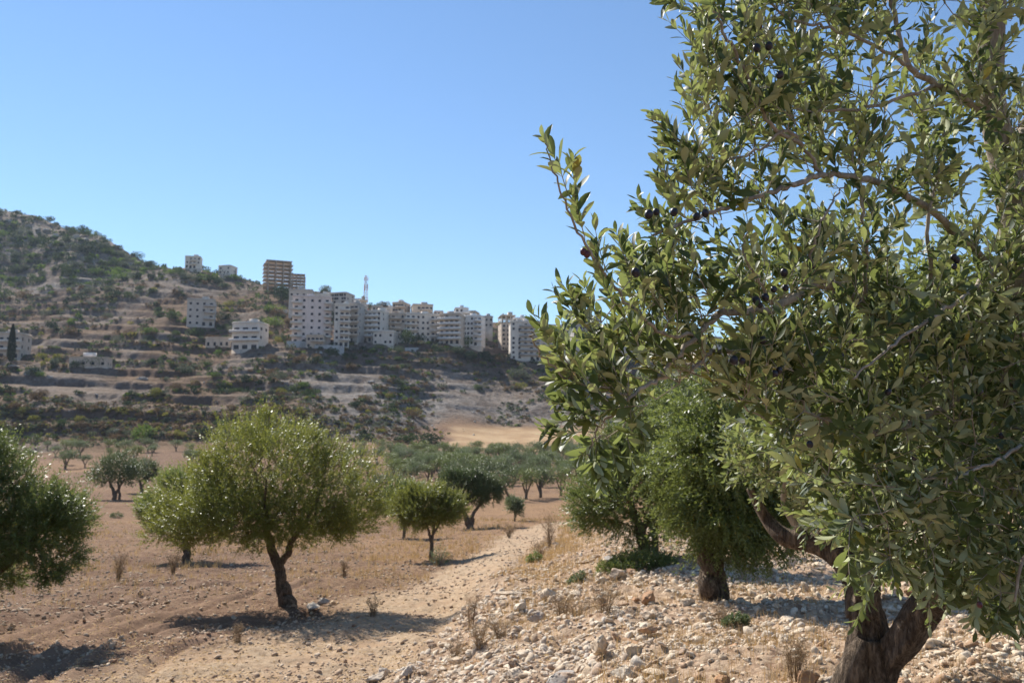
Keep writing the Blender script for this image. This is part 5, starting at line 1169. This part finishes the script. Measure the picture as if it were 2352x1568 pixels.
GD = [ # smooth grey boughs traced from the photograph: x, y, distance ... radius start, end
 ([(2295, 950, 3.8), (2250, 870, 3.5), (2120, 780, 3.2), (1980, 700, 3.0), (1900, 655, 2.8), (1853, 662, 2.7), (1786, 706, 2.6), (1665, 718, 2.5), (1631, 741, 2.45), (1570, 800, 2.35), (1500, 880, 2.3)], .036, .008),
 ([(1600, 770, 2.4), (1520, 765, 2.3), (1440, 690, 2.2), (1365, 595, 2.1), (1310, 490, 2.05), (1272, 400, 2.0), (1252, 330, 2.0)], .008, .0025),
 ([(1533, 861, 2.3), (1461, 901, 2.25), (1410, 950, 2.2), (1367, 996, 2.2), (1353, 1050, 2.2)], .009, .003),
 ([(1450, 905, 2.25), (1370, 890, 2.15), (1290, 860, 2.1), (1235, 800, 2.05), (1220, 760, 2.0)], .006, .0025),
 ([(2262, 900, 3.6), (2180, 930, 3.3), (2050, 985, 3.1), (1900, 965, 2.9), (1797, 884, 2.75), (1722, 827, 2.6), (1640, 806, 2.5), (1590, 850, 2.4)], .026, .007),
 ([(2320, 640, 3.5), (2220, 560, 3.2), (2120, 470, 3.0), (2000, 415, 2.85), (1893, 402, 2.7), (1826, 425, 2.6), (1774, 442, 2.55), (1648, 482, 2.4), (1560, 517, 2.35), (1500, 540, 2.3)], .022, .006),
 ([(1893, 402, 2.7), (1840, 330, 2.65), (1803, 299, 2.6), (1734, 350, 2.5), (1648, 367, 2.4), (1560, 320, 2.35), (1495, 270, 2.3)], .009, .003),
 ([(1840, 330, 2.65), (1775, 290, 2.55), (1730, 210, 2.5), (1694, 132, 2.45), (1660, 70, 2.4), (1637, 17, 2.4), (1600, -40, 2.4)], .010, .006),
 ([(2300, 330, 3.35), (2230, 240, 3.2), (2150, 195, 3.1), (2090, 150, 3.0), (2060, 60, 3.0), (2040, -60, 3.0)], .022, .012),
 ([(2150, 195, 3.1), (2030, 240, 2.9), (1930, 255, 2.8), (1830, 250, 2.7), (1760, 200, 2.6)], .010, .005),
 ([(2090, 150, 3.0), (1980, 90, 2.8), (1880, 60, 2.7), (1790, 30, 2.6), (1740, -50, 2.6)], .010, .005),
 ([(1980, 700, 3.0), (1990, 600, 2.9), (1985, 500, 2.8), (1960, 380, 2.8), (1975, 300, 2.8)], .012, .005),
 ([(1853, 662, 2.7), (1870, 560, 2.6), (1905, 480, 2.6), (1940, 420, 2.7)], .008, .004),
 ([(1786, 706, 2.6), (1740, 640, 2.5), (1705, 580, 2.45), (1720, 520, 2.45)], .007, .003),
 ([(2120, 780, 3.2), (2140, 650, 3.1), (2130, 520, 3.0), (2160, 380, 3.0), (2170, 300, 3.1)], .014, .006),
 ([(2262, 1100, 4.1), (2180, 1060, 3.7), (2080, 1080, 3.4), (1980, 1110, 3.2), (1900, 1090, 3.1)], .02, .007),
 ([(2240, 1180, 4.2), (2160, 1200, 3.8), (2060, 1230, 3.5), (1990, 1290, 3.3)], .016, .006),
 ([(2352, 1020, 3.0), (2290, 1060, 2.8), (2230, 1080, 2.7), (2180, 1110, 2.6)], .010, .005),
 ([(2290, 960, 3.8), (2352, 1000, 3.3), (2420, 1080, 3.0), (2400, 1200, 2.9), (2350, 1290, 2.9), (2330, 1380, 2.9)], .02, .006),
 ([(1900, 965, 2.9), (1840, 1000, 2.8), (1790, 980, 2.7), (1700, 930, 2.6)], .008, .004),
 ([(2335, 560, 3.4), (2240, 660, 3.0), (2140, 730, 2.8), (2040, 800, 2.6), (1960, 870, 2.5)], .014, .005),
]
for P, r0, r1 in GD:
    Q_ = spline(lp(P), 4 + 5 * len(P)); n_ = len(Q_); Q_[1:-1] += g.normal(0, 1, (n_ - 2, 3)) * .004
    bb.tube(Q_, np.linspace(r0 * .72, r1 * .6, n_), 10, .03, int(P[0][0]), .03); sk.guide(Q_, n_)
# shoots: boundary ones traced (tip x, y, base x, y, distance)
TIPS = [(1245, 303, 1290, 440, 2.0), (1290, 362, 1312, 460, 2.02), (1475, 8, 1570, 10, 2.4), (1500, -5, 1600, 30, 2.4), (1560, 60, 1640, 160, 2.42), (1538, 140, 1630, 250, 2.4), (1545, 190, 1620, 300, 2.35), (1478, 258, 1570, 345, 2.3), (1480, 292, 1590, 372, 2.3), (1520, 260, 1600, 350, 2.3),
        (1496, 335, 1590, 372, 2.3), (1485, 425, 1560, 500, 2.32), (1440, 468, 1530, 520, 2.3), (1435, 490, 1520, 540, 2.28), (1470, 500, 1560, 560, 2.3), (1480, 560, 1560, 545, 2.3), (1383, 512, 1440, 640, 2.15), (1410, 540, 1470, 680, 2.2), (1440, 560, 1500, 700, 2.25), (1335, 565, 1380, 640, 2.1), (1340, 620, 1400, 700, 2.12),
        (1290, 450, 1330, 540, 2.05), (1330, 520, 1380, 620, 2.1), (1262, 645, 1340, 730, 2.1), (1255, 665, 1340, 760, 2.08), (1300, 640, 1370, 740, 2.1), (1290, 690, 1380, 790, 2.12), (1207, 722, 1270, 800, 2.0), (1222, 742, 1290, 830, 2.02), (1245, 735, 1310, 840, 2.05), (1225, 790, 1310, 860, 2.03), (1240, 870, 1340, 890, 2.1), (1235, 845, 1330, 870, 2.1),
        (1222, 962, 1320, 960, 2.15), (1225, 990, 1330, 990, 2.15), (1255, 930, 1350, 930, 2.15), (1260, 905, 1350, 905, 2.15), (1310, 1040, 1365, 1000, 2.2), (1330, 1085, 1360, 1020, 2.2), (1355, 1095, 1370, 1020, 2.2), (1395, 1080, 1380, 1000, 2.22), (1440, 1050, 1420, 980, 2.25), (1460, 1010, 1440, 940, 2.25), (1420, 920, 1440, 1000, 2.25),
        (1952, 1440, 2010, 1330, 3.2), (1900, 1200, 1960, 1130, 3.1), (1895, 1240, 1970, 1180, 3.1), (1955, 1290, 2020, 1230, 3.2), (2050, 1310, 2060, 1220, 3.2), (2120, 1370, 2100, 1270, 3.3), (2160, 1380, 2150, 1280, 3.3), (2240, 1440, 2250, 1330, 2.9), (2290, 1460, 2300, 1360, 2.9), (2340, 1450, 2340, 1350, 2.9), (2250, 1330, 2310, 1280, 2.8), (2160, 1085, 2260, 1120, 2.6), (2175, 1120, 2260, 1140, 2.6)]
TIPS = [(a + 26 * (a < 1500), b + 8 * (a < 1500), c_ + 12 * (a < 1500), e, d) for a, b, c_, e, d in TIPS]
tip = np.array([pt(a, b, d) for a, b, c_, e, d in TIPS]) - base; bs_ = np.array([pt(c_, e, d + .05) for a, b, c_, e, d in TIPS]) - base
POLY = [(1590, -60), (1620, 80), (1600, 240), (1530, 320), (1575, 420), (1500, 500), (1430, 580), (1400, 660), (1320, 720), (1280, 780), (1280, 850), (1310, 950), (1370, 1020), (1450, 985), (1500, 925), (1600, 890), (1720, 930), (1830, 1020), (1900, 1160), (1960, 1260), (2070, 1290), (2160, 1330), (2260, 1380), (2500, 1400), (2500, -60)]
def inpoly(x, y, P):
    c_ = np.zeros(len(x), bool)
    for (x1, y1), (x2, y2) in zip(P, P[1:] + P[:1]):
        if y1 == y2: continue
        c_ ^= ((y1 > y) != (y2 > y)) & (x < (x2 - x1) * (y - y1) / (y2 - y1) + x1)
    return c_
HOLES = [(1620, 560, 38, 26), (1722, 545, 46, 50), (1875, 490, 34, 62), (1800, 560, 30, 30), (1680, 775, 62, 26), (1850, 742, 80, 22), (1760, 400, 34, 30), (2085, 205, 50, 36), (2060, 330, 36, 34), (2010, 290, 30, 22), (2128, 565, 34, 50), (2190, 100, 40, 40), (2080, 60, 30, 26), (1640, 640, 30, 24), (1500, 430, 30, 30), (1420, 470, 50, 40), (2240, 480, 26, 60), (2330, 120, 20, 50), (1990, 130, 22, 24), (2210, 330, 30, 40)]
n = 5200; x = g.uniform(1270, 2500, n); y = g.uniform(-60, 1400, n); kp = inpoly(x, y, POLY)
for hx, hy, rx, ry in HOLES: kp &= ((x - hx) / (rx + 14)) ** 2 + ((y - hy) / (ry + 14)) ** 2 > 1
pr = np.where(x < 1520, .52, np.where(x < 1700, .48, np.where(y < 640, .46, 1.0))) * np.where(x > 2360, .5, 1); kp &= g.random(n) < pr
x, y = x[kp], y[kp]; d = 2.02 + (x - 1270) / 1100 * 1.15 + g.uniform(-.16, 1, len(x)) * np.where(y > 640, .75, .42) * np.clip((x - 1250) / 500, .15, 1)
A = np.array([pt(*q) for q in zip(x, y, d)]) - base
# growth direction: up and left on the left, looser inside, hanging low down
lf = np.clip((2100 - x) / 700, 0, 1)[:, None]; lo = np.clip((y - 850) / 400, 0, 1)[:, None]
D = np.array((-.75, -.25, .75)) * lf * (1 - lo) + np.array((-.8, -.3, -.15)) * lf * lo + np.array((0, 0, .65)) * (1 - lf) * (1 - lo) + np.array((-.1, 0, -.65)) * lo * (1 - lf) + g.normal(0, .28, (len(x), 3)) * (1 + (1 - lf))
D = norm(D)
Ls = g.uniform(.12, .22, len(x))
E = A + base + D * (Ls + .03)[:, None]; eu, ev = px(E[:, 0], E[:, 1], E[:, 2]); ok_ = (x > 1750) | inpoly(eu + 42, ev, POLY)
A, D, Ls, x, y = A[ok_], D[ok_], Ls[ok_], x[ok_], y[ok_]
# second layer carried by the left limb, further back
m2 = 260; x2 = g.uniform(1690, 1990, m2); y2 = 1000 + g.uniform(0, 230, m2) * np.clip((x2 - 1650) / 250, .4, 1); A2 = np.array([pt(a, b, c_) for a, b, c_ in zip(x2, y2, g.uniform(5.2, 6.3, m2))]) - base; D2 = norm(g.normal(0, .6, (m2, 3)) + (-.3, 0, .2))
m3 = 900; x3 = g.uniform(1900, 2480, m3); y3 = g.uniform(700, 1180, m3); A3 = np.array([pt(a, b, c_) for a, b, c_ in zip(x3, y3, g.uniform(3.6, 5.0, m3))]) - base; D3 = norm(g.normal(0, .6, (m3, 3)) + (0, 0, .3))
# boughs above and beyond the frame that shade the inner crown
m4 = 420; A4 = np.stack([g.uniform(.7, 4.2, m4), g.uniform(3.0, 6.2, m4), g.uniform(3.9, 5.2, m4)], -1); 
u_, v_ = px(A4[:, 0], A4[:, 1], A4[:, 2]); A4 = A4[(v_ < -70)] - base; D4 = norm(g.normal(0, .5, (len(A4), 3)) + (0, 0, .6))
m5 = 800; x5 = g.uniform(1930, 2700, m5); y5 = g.uniform(640, 1130, m5); A5 = np.array([pt(a, b, c_) for a, b, c_ in zip(x5, y5, g.uniform(5.0, 7.8, m5))]) - base; D5 = norm(g.normal(0, .6, (m5, 3)) + (0, 0, .3))
m6 = 700; A6 = np.stack([g.uniform(1.2, 5.5, m6), g.uniform(4.5, 8.2, m6), g.uniform(4.3, 5.6, m6)], -1); u_, v_ = px(A6[:, 0], A6[:, 1], A6[:, 2]); A6 = A6[(v_ < -60) | (u_ > 2480)] - base; D6 = norm(g.normal(0, .5, (len(A6), 3)) + (0, 0, .5))
m7 = 1500; A7 = np.stack([g.uniform(.9, 4.2, m7), g.uniform(3.0, 6.0, m7), g.uniform(4.9, 6.6, m7)], -1); u_, v_ = px(A7[:, 0], A7[:, 1], A7[:, 2]); A7 = A7[v_ < -60] - base; D7 = norm(g.normal(0, .5, (len(A7), 3)) + (0, 0, .5))  # unseen shoots overhead, added to keep sun off the right of the crown
A4 = np.concatenate([A4, A5, A6, A7]); D4 = np.concatenate([D4, D5, D6, D7])
allA = np.concatenate([bs_, A, A2, A3, A4]); allD = np.concatenate([norm(tip - bs_), D, D2, D3, D4])
allL = np.concatenate([np.linalg.norm(tip - bs_, axis=1), Ls, g.uniform(.15, .3, m2), g.uniform(.14, .26, m3), g.uniform(.15, .3, len(A4))])
for P in ([(1850, 1240, 5.6), (1800, 1150, 5.6), (1820, 1060, 5.5)], [(1945, 1290, 5.4), (1930, 1180, 5.5), (1900, 1080, 5.6)], [(2262, 1120, 4.1), (2200, 950, 4.2), (2120, 830, 4.3)], [(2005, 1200, 5.2), (2060, 1050, 4.8), (2100, 900, 4.5)], [(2290, -60, 3.3), (2300, -300, 3.6), (2200, -600, 4.2)], [(2430, 100, 3.5), (2600, -200, 3.9), (2700, -500, 4.4)]):
    Q_ = spline(lp(P), 14); bb.tube(Q_, np.linspace(.03, .012, 14), 9, .02, 5, .04); sk.guide(Q_, 14)
sk.grow(allA, allD, g, 4, .3)
e = sk.edges(.0013, .36); cones(bb, e[0], e[1], np.minimum(e[2], .012), np.minimum(e[3], .012), 5)
bend = g.normal(0, .10, allA.shape) + np.array((0, 0, .10)) * (allD[:, 2:3] > 0)
K = 8
# shoot stems
s4 = np.linspace(0, 1, 4)[None, :, None]; C = allA[:, None] + (allD[:, None] * s4 + bend[:, None] * s4 ** 2) * allL[:, None, None]
for k in range(3): cones(bb, C[:, k], C[:, k + 1], np.full(len(C), .0017 - .0003 * k), np.full(len(C), .0014 - .0003 * k), 4)
ob('branches', bb.me('branches', M['bark_grey'], True), near)
P, Fw, Nn, LL, WW = shoot_leaves(allA, allD, allL, K, bend, .066, .0225, g, (26, 62), .25, .62, .08)
tn = np.clip(g.random(len(P)) * .95, 0, .95); tn[g.random(len(P)) < .008] = 1.0
ob('foliage', leaf_hi('foliage', P, Fw, Nn, LL, WW, M['leaf_near'], g, tn), near)
# olives
th = np.linspace(0, math.pi, 9); ph = np.linspace(0, 2 * math.pi, 13)[:-1]
V = [(math.sin(a) * math.cos(b) * .83, math.sin(a) * math.sin(b) * .83, math.cos(a)) for a in th for b in ph]
q = [(i_ * 12 + j_, (i_ + 1) * 12 + j_, (i_ + 1) * 12 + (j_ + 1) % 12, i_ * 12 + (j_ + 1) % 12) for i_ in range(8) for j_ in range(12)]
FM = {m_: mesh('olive', np.array(V), [np.array(q)], [M[m_]], True) for m_ in ('fruit', 'fruit_red')}
FR = [(1738, 110), (1766, 106), (1791, 172), (1490, 492), (1507, 487), (1460, 626), (1737, 690), (1758, 682), (1777, 664), (1801, 626), (1804, 661), (1856, 604), (1866, 611), (1752, 781), (1932, 817), (1705, 829), (1686, 827), (1779, 858), (1790, 850), (2197, 597), (2192, 612), (1548, 487), (2190, 590), (1600, 497), (1620, 490), (1745, 700), (2250, 900), (2300, 1000), (1860, 1020), (2100, 1050), (2040, 900), (1540, 180 + 380)]
for x, y in FR:
    dd = 2.0 + (x - 1270) / 1100 * 1.0 - .05
    o = ob('olive', FM['fruit'], near, pt(x, y, dd) - base, random.uniform(0, 6), .0125 * random.uniform(.85, 1.15)); o.rotation_euler = (random.uniform(-.5, .5), random.uniform(-.5, .5), random.uniform(0, 6))
for x, y, dd in ((1340, 578, 2.08), (1348, 584, 2.08), (2250, 1388, 2.6), (1745, 60, 2.5)):
    o = ob('olive', FM['fruit_red'], near, pt(x, y, dd) - base, 0, .0105)
print('OBJ', len(bpy.data.objects))

tick('end')
# ------------------------------------------------------------------ haze over the valley
hz = MB(); hz.box(-1750, 1750, -1750, 1750, -90, 330); hm = bpy.data.materials.new('haze'); hm.use_nodes = True; nt = hm.node_tree; nt.nodes.clear()
o_ = nt.nodes.new('ShaderNodeOutputMaterial'); v_ = nt.nodes.new('ShaderNodeVolumePrincipled'); v_.inputs['Color'].default_value = (.75, .86, 1, 1); v_.inputs['Density'].default_value = HAZE
nt.links.new(v_.outputs[0], o_.inputs['Volume']); tag(ob('haze', hz.me('haze', hm)), 'thin blue haze hanging over the valley', 'haze', None, 'stuff')
